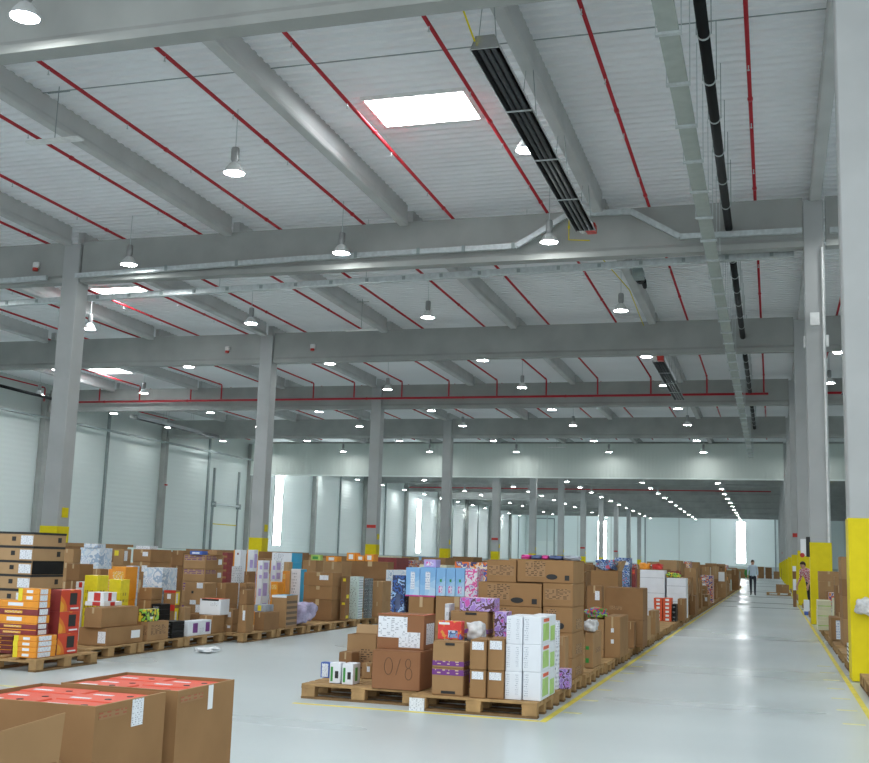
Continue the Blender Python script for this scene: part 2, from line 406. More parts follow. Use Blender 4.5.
for n in range(0,12):
    for i,x in enumerate(px_):
        ya=by(n)+.27 if n>=0 else 6.0; yb=by(n+1)-.27
        if i in(2,6): ya+=.12; yb-=.02
        if n>5 and i<2: continue
        if n==-1 and (i>5 or i<2): continue
        L=yb-ya
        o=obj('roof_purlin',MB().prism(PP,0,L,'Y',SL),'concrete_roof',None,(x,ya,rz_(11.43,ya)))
        tag(o,('slender concrete purlin, %s from the right-hand columns, %s roof bay'%(nth(i-2),nth(n)) if i>1 else 'concrete purlin over the right-hand aisle, %s one, %s roof bay'%(('outer','inner')[i],nth(n))),'purlin','roof purlins')
# white sheet curtain wall hanging from the roof
ap=obj('smoke_curtain',MB().box(XW+.5,XR-.31,90.3,90.42,8.25,11.0),'apron_sheet')
tag(ap,'wide white ribbed sheet apron hanging across the hall under the roof, before the far section','smoke curtain')
obj('bottom_rail',MB().box(XW+.5,XR-.31,90.27,90.45,8.13,8.25),'wall_panel',ap)
a2=obj('smoke_curtain',MB().box(XR+.3,XE,90.3,90.42,8.25,11.0),'apron_sheet'); tag(a2,'white ribbed sheet apron across the right-hand aisle, seen between columns','smoke curtain')
obj('bottom_rail',MB().box(XR+.3,XE,90.27,90.45,8.13,8.25),'wall_panel',a2)
# ------------------------------------------------------------------ sprinkler pipes
ZP=11.7
def pipe(x,ya,yb,label,group,drop=True,heads=True,cut=.0):
    za=rz_(ZP,ya); zb2=rz_(ZP,yb)
    pts=[(0,0,za),(0,yb-ya,zb2)]
    if drop: pts+=[(0,yb-ya+.05,zb2-.06),(0,yb-ya+.05,zb2-.89)]
    o=obj('sprinkler_pipe',MB().tube(pts,.044,8),'red_paint',None,(x,ya,0),True); tag(o,label,'pipe',group)
    y=6.0-(ya%6.0); k=0
    while y<yb-ya:
        if abs((ya+y-Y0+7.5)%BAY-7.5)>.6:
            obj('coupling',MB().tube([(0,y-.05,rz_(ZP,ya+y)),(0,y+.05,rz_(ZP,ya+y))],.06,8),'red_paint',o)
        y+=6.0
    y=1.2; k=0
    while y<min(yb-ya,34):
        z=rz_(ZP,ya+y)
        if abs((ya+y-Y0+7.5)%BAY-7.5)>.6: obj('sprinkler_head',MB().tube([(0,y,z-.03),(0,y,z-.12),(0,y,z-.15)],[.015,.012,.03],6),'galv',o)
        y+=3.1
    return o
xs_=[2.6,-.32,-3.25,-6.22,-9.12,-12.0,-14.84,-17.68,-20.53,-23.5,-26.1,-29.3,-32.2,-34.3,-37.9,-40.8,-44.9]
nv=lambda i:'from the right roof edge'
for i,x in enumerate(xs_):
    if abs(x-XL)<.3: continue
    pipe(x,5.5 if -22<x<4 else 20,by(3)-.62,'red sprinkler pipe along the near roof bays, %s counted from the right'%nth(i),'near sprinkler pipes')
for i,x in enumerate(xs_):
    if i<1 : continue
    pipe(x,by(3)+.6,by(5)-.9,'short red sprinkler pipe beyond the red header, %s counted from the right'%nth(i-1),'far sprinkler pipes',drop=False)
def header(n,x0,x1,label):
    y=by(n)-.57; z=rz_(ZP,y)-.96+.015
    o=obj('sprinkler_header',MB().tube([(x0,y,z-.02),(x1,y,z-.02)],.065,10),'red_paint',None,(0,0,0),True); tag(o,label,'pipe')
    x=x0+2
    while x<x1: obj('pipe_clamp',MB().tube([(x-.04,y,z-.02),(x+.04,y,z-.02)],.085,10),'red_paint',o); x+=5.9
header(3,-42.4,-.1,'long red sprinkler header running across the hall in front of the fourth beam')
header(8,XW+.7,-.1,'distant red sprinkler header running across the hall beyond the white apron')
header(3,2.2,XE-1,'red sprinkler header in the right-hand aisle, between the columns')
# ------------------------------------------------------------------ high-bay lamps
def lamp_proto():
    t=thing('highbay_lamp','placeholder label to be replaced below','lamp',(0,0,0))
    obj('hanging_rod',MB().tube([(0,0,.62),(0,0,1.62)],.012,5),'galv',t)
    obj('housing',MB().lathe([(.0,.64),(.085,.64),(.1,.60),(.1,.34),(.07,.28),(.07,.26)],14),'bulb_grey',t,(0,0,0),True)
    rf=obj('reflector',MB().lathe([(.075,.27),(.12,.24),(.20,.13),(.255,.02),(.26,0),(.25,0),(.19,.12),(.11,.22),(.0,.235)],20),'prism_glass',t,(0,0,0),True)
    obj('lens',MB().lathe([(.0,.03),(.246,.018),(.246,.006),(.0,-.004)],20),'lens',rf,(0,0,0),True)
    return t
YO=[14.8,22.7,29.8,38.8,47.4,56.,64.6,72.4,81.8,90.4]      # lamp lines
LB=[(2.7,.01),(-5.0,-.02),(-12.08,-.07),(-19.2,-.14),(-26.45,-.18),(-33.6,-.27),(-40.1,-.40)]
LN=['right-hand aisle']+['%s row from the right'%nth(i) for i in range(6)]
PROTO=lamp_proto(); first=True
for k in range(0,23):
    for i,(xa,xg) in enumerate(LB):
        yo=YO[k] if k<10 else YO[9]+8.3*(k-9)
        if k<2 and i in(4,5,6): continue
        if k==0 and i in(0,1,6): continue
        if i==0 and k in(1,): continue
        yy=yo; z=10.3; x=xa+xg*min(k,10)
        if k==4: z=10.2
        if k==9: yy=88.4; z=10.1; x*=.978
        if k>9: z=9.72-.0044*(yo-90)
        if k==2 and i==1: x=-5.92
        if k==1 and i==1: x=-5.24; yy=23.6; z=10.65
        if k>16 and (i==0): continue
        lab=('glowing high-bay lamp, %s, %s line from the camera' if k<10 else 'far glowing lamp beyond the apron, %s, %s line')%(LN[i],nth(k))
        if first:
            PROTO.location=(x,yy,z); SEEN.pop(PROTO['label'],None); PROTO['group']='high-bay lamps'; tag(PROTO,lab,'lamp','high-bay lamps'); first=False
        else: dup(PROTO,(x,yy,z),lab,'high-bay lamps')
# ------------------------------------------------------------------ trays, ducts, heaters
def rod(m,x,y,z0,z1): m.box(x-.008,x+.008,y-.008,y+.008,z0,z1)
ty=obj('cable_tray',MB().prism([(-.16,0),(.16,0),(.16,.09),(.145,.09),(.145,.015),(-.145,.015),(-.145,.09),(-.16,.09)],0,80.5,'Y',SL),'tray_sheet',None,(-1.46,5.5,rz_(9.86,5.5)))
tag(ty,'long grey-green cable tray hanging lengthwise beside the black pipe','cable tray')
y=7.1-5.5+.0
while y<80.4:
    m=MB(); m.box(-.21,.21,y-.05,y+.05,SL*y-.045,SL*y-.002)
    rod(m,-.2,y,SL*y,1.6); rod(m,.2,y,SL*y,1.6)
    obj('hanger_bracket',m,'galv',ty); y+=1.94
def blk(n0,ya,yb,label):
    z=rz_(10.83,ya)
    o=obj('drain_pipe',MB().tube([(0,0,0),(0,yb-ya,SL*(yb-ya))],.105,14),'black_plastic',None,(-1.03,ya,z),True); tag(o,label,'pipe','black roof drain pipes')
    y=1.0
    while y<yb-ya-.2:
        obj('pipe_clip',MB().tube([(0,y-.025,SL*y),(0,y+.025,SL*y)],.118,14),'galv',o)
        m=MB(); rod(m,.13,y,SL*y,1.2); rod(m,-.13,y,SL*y,1.2); obj('hanger_rod',m,'post_grey',o); y+=1.94
    return o
for n in range(0,4):
    ya=by(n)+.16; blk(n,ya,by(n+1)-(.16 if n!=2 else .72),'black drain pipe length under the roof, %s roof bay from the camera'%nth(n))
o=obj('drain_pipe',MB().tube([(-41.3,50,10.15),(-41.3,58,10.05)],.09,10),'black_plastic',None,(0,0,0),True); tag(o,'thin black pipe run near the left wall under the roof','pipe','black roof drain pipes')
o=obj('drain_pipe',MB().tube([(4.6,47,10.45),(4.6,60.0,10.35)],.11,10),'black_plastic',None,(0,0,0),True); tag(o,'black drain pipe in the right-hand aisle, seen between columns','pipe','black roof drain pipes')
# tray across the hall behind the second beam
za,zc=9.24,10.03
ct=obj('cable_tray',MB().prism([(-.10,0),(.10,0),(.10,.18),(-.10,.18)],0,1,'X'),'galv')
me=ct.data
for v in me.vertices:
    f=v.co.x; v.co.x=-45.3+f*46.0; v.co.y+=31.6; v.co.z+=za+(zc-za)*f
tag(ct,'galvanised cable tray crossing the hall just behind the second beam','cable tray')
for i in range(38):
    f=(i+.5)/38; x=-45.3+46*f; z=za+(zc-za)*f
    obj('tray_clip',MB().box(x-.05,x+.05,31.47,31.5,z+.03,z+.14),'post_grey',ct)
for i in range(9):
    f=(i+.5)/9; x=-45.3+46*f; z=za+(zc-za)*f; m=MB(); rod(m,x,31.6,z+.15,11.9); obj('hanger_rod',m,'galv',ct)
def poly_bar(pts,y,hy,hz):
    m=MB()
    for a,b in zip(pts,pts[1:]):
        (x0,z0),(x1,z1)=a,b; L=math.hypot(x1-x0,z1-z0); nx,nz=-(z1-z0)/L*hz,(x1-x0)/L*hz
        m.prism([(0,0)]*0 or [(0,0),(1,0),(1,1),(0,1)],0,1,'X') if False else None
        V=[(x0+s*nx,yy,z0+s*nz) for yy in(y-hy,y+hy) for s in(-1,1)]+[(x1+s*nx,yy,z1+s*nz) for yy in(y-hy,y+hy) for s in(-1,1)]
        m.add(V,[(0,1,3,2),(4,6,7,5),(0,4,5,1),(2,3,7,6),(0,2,6,4),(1,5,7,3)])
    return m
tr=obj('cable_trunking',poly_bar([(-21.9,10.22),(-13.8,10.40),(-8.5,10.43),(-7.0,10.44),(-5.5,11.3),(-3.7,11.28),(-2.35,10.46),(.9,10.45)],30.47,.06,.075),'galv')
tag(tr,'galvanised cable trunking on the second beam, stepping up over the heater end','cable trunking')
for x,z in((-12,10.42),(-10,10.43),(-8.6,10.43),(-7.1,10.44),(-16,10.36),(-18.5,10.31)): obj('trunking_joint',MB().box(x-.05,x+.05,30.39,30.405,z-.1,z+.1),'post_grey',tr)
t2=obj('cable_trunking',poly_bar([(-45,9.8),(-23.0,10.2)],30.47,.06,.075),'galv'); tag(t2,'galvanised cable trunking on the second beam, left of the column','cable trunking')
t3=obj('cable_trunking',poly_bar([(1.6,10.42),(12,10.4)],30.47,.06,.075),'galv'); tag(t3,'galvanised cable trunking on the beam right of the second column','cable trunking')
wt=obj('cable_tray',MB().box(XW+.62,XW+.8,40,90.2,9.42,9.55),'post_grey'); tag(wt,'thin dark cable tray running along the upper left wall','cable tray')
def heater(x,ya,L,z,label,burner):
    t=thing('radiant_heater',label,'heater',(x,ya,z),'radiant roof heaters')
    hd=obj('hood',MB().prism([(-.27,.0),(-.255,.0),(-.16,.21),(.16,.21),(.255,.0),(.27,.0),(.175,.225),(-.175,.225)],0,L,'Y',SL),'aluminium',t)
    obj('hood_lining',MB().prism([(-.25,.004),(-.16,.2),(.16,.2),(.25,.004),(.15,.19),(-.15,.19)],.02,L-.02,'Y',SL),'heater_hood',hd)
    for s in(-.12,0,.12): obj('heater_tube',MB().tube([(s,.05,.06),(s,L-.05,.06+SL*L)],.05,10),'heater_tube',t,(0,0,0),True)
    for y in(0,L): obj('end_cap',MB().prism([(-.26,-.01),(.26,-.01),(.17,.23),(-.17,.23)],y-.02 if y else -.03,y+.03 if y else .0,'Y'),'aluminium',t)
    k=L/4
    for i in range(1,4): obj('cross_strap',MB().box(-.26,.26,i*k-.02,i*k+.02,-.02+SL*i*k,.0+SL*i*k),'galv',t)
    yb=L+.2 if burner=='far' else -.2
    if x>-30: obj('burner_box',MB().box(-.02,.24,yb-.16,yb+.16,-.02,.22,.02),'red',t)
    obj('blower',MB().tube([(-.13,yb-.1,.1),(-.13,yb+.1,.1)],.1,12),'white_steel',t)
    for y in(.15,L*.33,L*.66,L-.15):
        m=MB()
        for s in(-1,1): m.tube([(s*.16,y,.22+SL*y),(s*.05,y,1.55)],.008,4)
        obj('hanger_wire',m,'post_grey',t)
    return t
heater(-4.62,17.35,10.9,10.12,'long dark radiant heater hanging near the roof light, closest to the camera','far')
heater(-4.5,46.7,11.2,9.86,'second dark radiant heater in the distance, white burner end towards the camera','near')
heater(3.6,48.5,9,9.95,'dark radiant heater in the right-hand aisle, between columns','near')
heater(-40.6,64.2,11.5,9.92,'radiant heater near the left wall, pale in the distance','near')
def gas(pts,label):
    o=obj('gas_pipe',MB().tube(pts,.018,6),'yellow_paint',None,(0,0,0),True); tag(o,label,'pipe','yellow gas pipes')
    a,b=Vector(pts[0]),Vector(pts[1]); c=(a+b)/2; d=(b-a).normalized()*.04; obj('pipe_joint',MB().tube([c-d,c+d],.032,6),'yellow_paint',o)
gas([(-4.98,16.3,11.0),(-4.78,17.25,10.22)],'thin yellow gas pipe reaching the near end of the closest heater')
gas([(-5.45,30.33,11.25),(-5.45,30.33,10.5),(-4.85,30.33,10.45)],'thin yellow gas pipe looping below the far end of the closest heater')
gas([(-5.5,33.0,11.4),(-4.9,40,11.35),(-4.95,45.1,11.1)],'thin yellow gas pipe under the roof behind the second beam')
fan=thing('unit_heater_fan','small dark fan unit under the purlin behind the second beam','fan',(-4.25,37.3,11.0))
obj('fan_body',MB().box(-.18,.18,-.5,.1,.02,.34,.03),'post_grey',fan); obj('fan_drum',MB().tube([(0,.1,.15),(0,.45,.15)],.17,14),'black_plastic',fan)
obj('fan_nozzle',MB().tube([(.1,.45,.1),(.1,.95,.0)],[.1,.07],12),'black_plastic',fan); m=MB(); rod(m,-.1,-.2,.34,1.1); rod(m,.1,-.2,.34,1.1); obj('hanger_rod',m,'galv',fan)
for x,y,lb in((-15.75,20.7,'thin white panel light hanging by wires at upper left'),(-16.1,41.8,'thin white panel light hanging in the bay behind the second beam'),(-16.4,87,'thin white panel light hanging far off before the apron')):
    p=obj('hanging_panel_light',MB().box(-.72,.72,-.12,.12,0,.05,.01),'white_steel',None,(x,y,rz_(10.72,y)),); tag(p,lb,'panel light','hanging panel lights')
    m=MB(); rod(m,.0,0,.05,1.35); m.box(-.3,.3,-.01,.01,1.2,1.22); obj('suspension_wire',m,'post_grey',p)
for x,n,lb in((-23.6,1,'small white alarm sounder with red base on the second beam'),(-24.2,2,'small white alarm sounder on the third beam beside the column'),(-19.9,2,'small white detector box on the third beam, middle aisle')):
    s=obj('alarm_sounder',MB().box(-.12,.12,-.12,0,-.02,.2,.03),'white_steel',None,(x,by(n)-.145,10.62),); tag(s,lb,'alarm sounder','alarm sounders')
    obj('sounder_base',MB().tube([(0,-.1,-.12),(0,-.1,-.02)],.09,10),'red',s)
# ------------------------------------------------------------------ pallets
def pallet_boards(L,W):
    """euro pallet: L along the deck boards (x), W across (y)"""
    P=[]
    for i in range(5):
        w=.145 if i in(0,2,4) else .1; c=-W/2+.0725+(W-.145)*i/4
        P.append(('top_board',MB().box(-L/2,L/2,c-w/2,c+w/2,.122,.144,.003),'wood'))
    for i in range(3):
        x=-L/2+.0725+(L-.145)*i/2
        P.append(('cross_board',MB().box(x-.0725,x+.0725,-W/2,W/2,.1,.122),'wood'))
        for j in range(3):
            y=-W/2+.05+(W-.1)*j/2; P.append(('pallet_block',MB().box(x-.07,x+.07,y-.05,y+.05,.022,.1,.003),'wood'))
    for j in range(3):
        y=-W/2+.05+(W-.1)*j/2; P.append(('bottom_board',MB().box(-L/2,L/2,y-.05,y+.05,0,.022),'wood_dark'))
    return P
PCACHE={}
def pallet(x0,x1,y0,y1,label,group,parts=True,mat=None):
    lx,ly=x1-x0,y1-y0; key=(round(lx,2),round(ly,2),parts)
    if key not in PCACHE:
        rot=ly>lx; P=pallet_boards(max(lx,ly),min(lx,ly))
        if rot:
            for _,m,_ in P: m.v=[(-b,a,c) for a,b,c in m.v]
        if parts: PCACHE[key]=[(n,m.mesh(n),mt) for n,m,mt in P]
        else:
            M=MB()
            for n,m,mt in P: M.add(m.v,m.f)
            PCACHE[key]=M.mesh('wooden_pallet')
    c=((x0+x1)/2,(y0+y1)/2,0)
    if parts:
        t=thing('wooden_pallet',label,'pallet',c,group)
        for n,me,mt in PCACHE[key]: obj(n,me,mt,t)
    else:
        t=obj('wooden_pallet',PCACHE[key],'wood',None,c); tag(t,label,'pallet',group)
    return t
# ------------------------------------------------------------------ boxes
def sleeve(o,part,face,u0,v0,u1,v1,mat,w,d,h,t=.0025):
    m=MB()
    if face=='F': m.box(-w/2+u0*w,-w/2+u1*w,-d/2-t,-d/2,v0*h,v1*h)
    elif face=='R': m.box(w/2,w/2+t,-d/2+u0*d,-d/2+u1*d,v0*h,v1*h)
    elif face=='L': m.box(-w/2-t,-w/2,-d/2+u0*d,-d/2+u1*d,v0*h,v1*h)
    elif face=='T': m.box(-w/2+u0*w,-w/2+u1*w,-d/2+v0*d,-d/2+v1*d,h,h+.0012)
    return obj(part,m,mat,o)
TP=[('packing_tape','F',.44,.72,.56,1,'tape'),('packing_tape','T',.44,0,.56,1,'tape')]
LF=[('white_sticker','F',.55,.45,.85,.8,'label')]
ST={ # style: name, category, description, body material, printed parts, group, form
'c1':('carton','carton','brown carton','card_a',TP,'brown cartons','flap'),
'c2':('carton','carton','medium brown carton','card_b',TP,'brown cartons','flap'),
'c3':('carton','carton','dark brown carton','card_c',TP,'brown cartons','flap'),
'c4':('carton','carton','pale brown carton','card_d',TP,'brown cartons','flap'),
'c1s':('stickered_carton','carton','brown carton with white sticker','card_a',TP+LF,'stickered cartons','flap'),
'c2s':('stickered_carton','carton','stickered medium brown carton','card_b',TP+LF,'stickered cartons','flap'),
'c3s':('stickered_carton','carton','stickered dark brown carton','card_c',TP+LF,'stickered cartons','flap'),
'c1ss':('stickered_carton','carton','brown carton with two white stickers','card_a',[('white_sticker','F',.7,.15,.97,.8,'label'),('white_sticker','R',.66,.3,.9,.75,'paper')],'stickered cartons','flap'),
'c2l':('printed_carton','carton','brown carton with faint print','card_b',[('printed_lines','F',.1,.3,.9,.8,'print_card'),('printed_lines','R',.15,.3,.85,.8,'print_card')],'printed cartons','flap'),
'c2k':('stickered_carton','carton','stickered carton with black mark','card_b',[('white_sticker','F',.6,.75,.9,1,'label'),('white_sticker','F',.3,.0,.6,.2,'label'),('black_mark','F',.35,.5,.45,.62,'ink')],'stickered cartons','flap'),
'c1k':('stickered_carton','carton','taped brown carton with two white tags','card_a',TP+[('white_tag','F',.42,.62,.6,.72,'label'),('white_tag','F',.42,.35,.6,.45,'label')],'stickered cartons','flap'),
'c1L':('stickered_carton','carton','brown carton with tall blue-white label','card_a',[('blue_white_label','F',.5,.05,.95,.88,'label_blue')],'stickered cartons','flap'),
'linec':('printed_carton','carton','brown carton with printed lines','card_a',[('printed_lines','F',.08,.3,.92,.75,'print_card')],'big printed cartons','flap'),
'oval':('printed_carton','carton','big brown carton with oval logo','card_a',[('printed_text','F',.15,.25,.5,.92,'print_card'),('square_mark','F',.85,.12,.93,.34,'ink')],'big printed cartons','oval'),
'ovalr':('printed_carton','carton','big side-printed oval-logo carton','card_a',[('printed_text','F',.12,.25,.45,.9,'print_card'),('printed_text','R',.3,.1,.8,.5,'print_card')],'big printed cartons','oval'),
'huge':('long_carton','carton','huge long brown carton','card_c',[('printed_lines','F',.12,.3,.45,.42,'print_card')],'brown cartons','flap'),
'gmark':('printed_carton','carton','brown carton with green marks','card_b',[('green_mark','F',.1,.52,.5,.62,'green'),('green_mark','F',.1,.15,.5,.28,'green'),('printed_lines','R',.3,.4,.8,.55,'print_card')],'printed cartons','flap'),
'handw':('carton','carton','brown carton with hand-drawn numbers','card_red',[],None,'hand'),
'biglab':('carton','carton','brown carton with large white delivery labels','card_red',[('delivery_label','F',.02,.33,.64,.93,'label'),('delivery_label','F',.47,.06,.92,.5,'label'),('delivery_label','R',.2,.15,.85,.75,'label'),('red_edge','T',0,0,1,.06,'orange_red'),('red_edge','T',.94,.06,1,1,'orange_red')],None,'plain'),
'greenpk':('drink_pack','box','small white pack with green printing','white_box',[('green_print','F',.1,.1,.3,.8,'green'),('black_print','F',.5,.25,.8,.6,'ink'),('green_print','R',.3,.15,.6,.8,'green')],'green printed packs','plain'),
'bluebx':('small_box','box','small blue-edged white box','blue',[('white_panel','F',.15,.06,.85,.92,'print_white')],None,'plain'),
'ptape':('carton','carton','brown carton with purple printed tape','card_b',[('purple_tape','F',0,.08,1,.26,'tape_purple'),('purple_tape','R',0,.08,1,.26,'tape_purple'),('black_mark','F',.4,.85,.7,.95,'ink')],'purple-taped cartons','flap'),
'ptapel':('carton','carton','brown carton with purple tape near its top','card_b',[('purple_tape','F',0,.74,1,.95,'tape_purple'),('purple_tape','R',0,.74,1,.95,'tape_purple'),('black_mark','F',.3,.06,.75,.16,'ink')],'purple-taped cartons','flap'),
'redtoy':('toy_box','toy box','bright red printed toy box','red_art',[('white_band','F',.05,.8,.5,.92,'paper'),('picture','F',.45,.1,.85,.5,'blue_art')],None,'plain'),
'stk':('carton','carton','small brown box with white sticker','card_a',[('white_sticker','F',.12,.66,.86,.93,'label')],'small sticker boxes','flap'),
'white':('white_box','box','white carton with grey print','white_box',[('grey_print','F',.06,.1,.26,.9,'print_white'),('grey_print','F',.62,.15,.8,.9,'print_white')],'white printed boxes','plain'),
'whiteg':('white_box','box','white carton with green side panel','white_box',[('grey_print','F',.06,.1,.3,.9,'print_white'),('green_panel','R',.12,.12,.5,.74,'leaf'),('orange_mark','R',.15,.8,.5,.92,'orange_red'),('green_panel','R',.62,.05,.9,.6,'leaf')],'white printed boxes','plain'),
'wplain':('white_box','box','plain white carton','white_box',[('seam_line','F',0,.48,1,.5,'grey_print')],'plain white cartons','plain'),
'purple':('toy_pack','toy pack','purple printed toy pack','purple_art',[('white_top','T',.05,.1,.95,.9,'pink_art')],'purple toy packs','plain'),
'paper':('printed_board','board','upright white printed board','print_white',[('paper_edge','T',0,0,1,1,'paper')],'white printed boards','plain'),
'camo':('blue_box','box','dark blue patterned box','camo',[('dark_corner','F',.3,.1,.7,.5,'navy')],None,'plain'),
'lblue':('blue_box','box','light blue box with red base stripe','lblue',[('red_stripe','F',0,0,1,.05,'magenta'),('logo_print','F',.35,.25,.65,.85,'label_blue')],'light blue boxes','plain'),
'lblue2':('blue_box','box','narrow light blue box with logo','lblue',[('logo_print','F',.3,.1,.7,.35,'pink_art'),('logo_print','F',.4,.5,.6,.6,'green')],'light blue boxes','plain'),
'pinkpk':('toy_pack','toy pack','white and pink printed pack','pink_art',[('white_top','T',.05,.1,.95,.9,'paper')],None,'plain'),
'lilac':('toy_pack','toy pack','small lilac box','lilac',[('white_band','F',.2,.2,.8,.7,'pink_art')],None,'plain'),
'blueflat':('blue_box','box','flat blue box','blue',[('white_band','F',.2,.2,.8,.7,'label_blue')],None,'plain'),
'greenp':('green_pack','pack','leaf-green pack','leaf',[('white_band','F',.2,.2,.8,.7,'green')],None,'plain'),
'magenta':('toy_pack','toy pack','flat magenta pack','magenta',[('white_band','F',.3,.2,.7,.8,'pink_art')],'flat packs on the carton wall','sack'),
'navy':('toy_pack','toy pack','flat dark blue pack','navy',[('white_band','F',.3,.2,.7,.8,'pink_art')],'flat packs on the carton wall','sack'),
'greyp':('toy_pack','toy pack','flat grey printed pack','grey_print',[('white_band','F',.3,.2,.7,.8,'paper')],'flat packs on the carton wall','sack'),
'bluepk':('toy_box','toy box','blue and red printed box','blue_art',[('white_band','F',.1,.75,.9,.85,'paper')],'blue printed boxes','plain'),
'maroon':('toy_box','toy box','narrow dark red box','dark_red',[('pale_band','F',.2,.7,.8,.9,'red_art')],None,'plain'),
'shoe':('shoe_box','shoe box','orange shoe box with white label','orange_red',[('white_label','F',.3,.2,.72,.75,'paper')],'orange shoe boxes','lid'),
'blackst':('black_tray','tray','black glossy boxed item','black_plastic',[('pale_band','F',.2,.25,.8,.55,'print_dark')],'black boxed items','plain'),
'orblue':('toy_box','toy box','orange and blue printed box','orblue_art',[('white_band','F',.1,.1,.4,.4,'paper')],'orange and blue boxes','plain'),
'wsheet':('carton','carton','carton with large white sheet','card_b',[('white_sheet','F',.1,.2,.85,.95,'paper')],None,'flap'),
'orangeb':('gift_box','box','flat orange box with white label','orange',[('white_square','F',.4,.25,.7,.75,'paper'),('white_label','R',.1,.08,.72,.95,'label'),('yellow_side','F',0,0,.2,1,'yellow')],'flat orange and red boxes','plain'),
'redflat':('gift_box','box','flat orange-edged red box','dark_red',[('orange_edge','F',0,.82,1,1,'orange'),('white_print','F',.35,.25,.7,.6,'print_orange'),('white_label','R',.15,.1,.8,.9,'label')],'flat orange and red boxes','plain'),
'redpic':('picture_box','box','red and orange box','fire_art',[('black_picture','R',.45,.3,.8,.85,'ink'),('white_print','R',.5,.1,.9,.17,'paper'),('dark_front','F',0,0,1,1,'dark_red')],'red picture boxes','plain'),
'redwht':('parcel_pack','pack','white pack with red band','paper',[('red_band','R',.35,.05,.6,.95,'red'),('red_band','F',.4,.05,.8,.95,'red')],'red and white packs','plain'),
'toolbox':('tool_box','box','black and yellow printed box','ylw_art',[('white_print','R',.3,.2,.5,.4,'paper')],None,'plain'),
'whpur':('appliance_box','box','white box with purple patches','white_box',[('purple_patch','F',.05,.2,.3,.85,'grey_print'),('purple_patch','R',.2,.2,.4,.85,'purple'),('purple_patch','R',.75,.2,.92,.85,'purple'),('grey_print','R',.5,.1,.7,.5,'print_white')],None,'plain'),
'whiteo':('appliance_box','box','white box with orange lid','white_box',[('orange_lid','T',0,0,1,1,'orange_red'),('dark_lid','F',.1,.88,.9,1,'ink'),('grey_print','F',.5,.55,.9,.8,'print_white')],None,'plain'),
'graybx':('small_box','box','small grey and yellow printed box','grey_print',[('yellow_patch','F',.3,.1,.6,.9,'yellow')],None,'plain'),
'talltop':('carton','carton','tall brown carton with blue-white top','card_b',[('blue_top','T',0,0,1,1,'cyan'),('white_edge','F',0,.93,1,1,'paper'),('brick_print','R',.05,.05,.95,.85,'brick_print')],None,'plain'),
'ystick':('carton','carton','narrow carton with yellow stickers','card_c',[('yellow_sticker','F',.3,.8,.9,.92,'yellow'),('yellow_sticker','R',.2,.1,.8,.25,'yellow')],'yellow-stickered cartons','plain'),
'mint':('parcel','parcel','pale green white parcel box','mint',[('small_print','F',.1,.05,.9,.95,'print_mint'),('edge_print','R',.1,.05,.9,.95,'edges')],'small parcel tower','plain'),
'slate':('parcel','parcel','dark grey parcel box','slate',[('pale_print','R',.1,.1,.9,.9,'print_dark'),('pale_print','F',.1,.1,.9,.9,'print_dark')],'small parcel tower','plain'),
'lid':('lidded_carton','carton','black-lidded labelled brown carton','card_d',[('black_lid','F',0,.84,1,1,'ink'),('black_lid','R',0,.84,1,1,'ink'),('hand_hole','F',.62,.35,.69,.66,'ink'),('shipping_label','F',.78,.1,.99,.75,'label'),('hand_hole','R',.75,.3,.85,.66,'ink')],'black-lidded cartons','plain'),
'lid2':('lidded_carton','carton','black-lidded carton with black side panel','card_d',[('black_lid','F',0,.84,1,1,'ink'),('speaker_panel','R',.02,.02,.98,1,'black_plastic'),('shipping_label','F',.78,.1,.99,.75,'label'),('hand_hole','F',.62,.35,.69,.66,'ink')],'black-lidded cartons','plain'),
'orangec':('orange_carton','carton','orange carton','orange',[('printed_lines','F',.1,.6,.9,.85,'print_orange')],'orange cartons','plain'),
'bluwht':('printed_box','box','white box with blue printing','white_art',[('printed_lines','F',.1,.1,.5,.5,'label_blue')],'blue-white boxes','plain'),
'redylw':('printed_box','box','box with red edge and yellow side','card_a',[('red_edge','F',0,.82,1,1,'red'),('white_dot','F',.3,.4,.6,.75,'paper'),('yellow_side','R',0,0,.9,.9,'yellow'),('white_print','R',.1,.1,.5,.8,'label')],None,'plain'),
'purl':('carton','carton','purple-lettered brown carton','card_b',[('purple_lettering','F',.05,.55,.95,.92,'print_purple'),('purple_lettering','R',.05,.6,.6,.9,'print_purple'),('white_sticker','R',.7,.3,.9,.7,'paper')],'purple-lettered cartons','flap'),
'whor':('white_box','box','white box with orange edge','white_box',[('orange_edge','F',0,0,.15,1,'orange'),('red_mark','F',.5,.75,.7,.85,'dark_red')],'white and blue striped boxes','plain'),
'whblu':('white_box','box','orange-edged blue-striped white box','white_box',[('orange_edge','F',0,0,.12,1,'orange'),('blue_stripe','R',.2,.1,.8,.8,'lilac'),('blue_stripe','F',.5,.1,.95,.5,'lilac')],'white and blue striped boxes','plain'),
'whblu2':('white_box','box','white box with blue foot','white_box',[('blue_foot','F',0,0,1,.25,'blue')],None,'plain'),
'whcyan':('white_box','box','white box with cyan end','white_box',[('cyan_end','R',0,0,1,1,'cyan'),('grey_print','F',.1,.1,.6,.9,'print_white')],'white and cyan boxes','plain'),
'orwh':('foam_pack','pack','orange and white pack','orange',[('white_center','F',.25,.2,.75,.8,'paper')],'orange and white packs','plain'),
'ylab':('carton','carton','carton with yellow and white labels','card_b',[('yellow_label','F',.1,.6,.5,.9,'yellow'),('white_label','R',.1,.3,.5,.9,'label')],None,'flap'),
'darkred':('dark_box','box','dark red-brown box','dark_red',[('pale_band','F',.1,.2,.9,.5,'card_a')],'dark red boxes','plain'),
'stripe':('striped_box','box','black and white striped box','stripe',[('white_top','T',0,0,1,1,'paper')],None,'plain'),
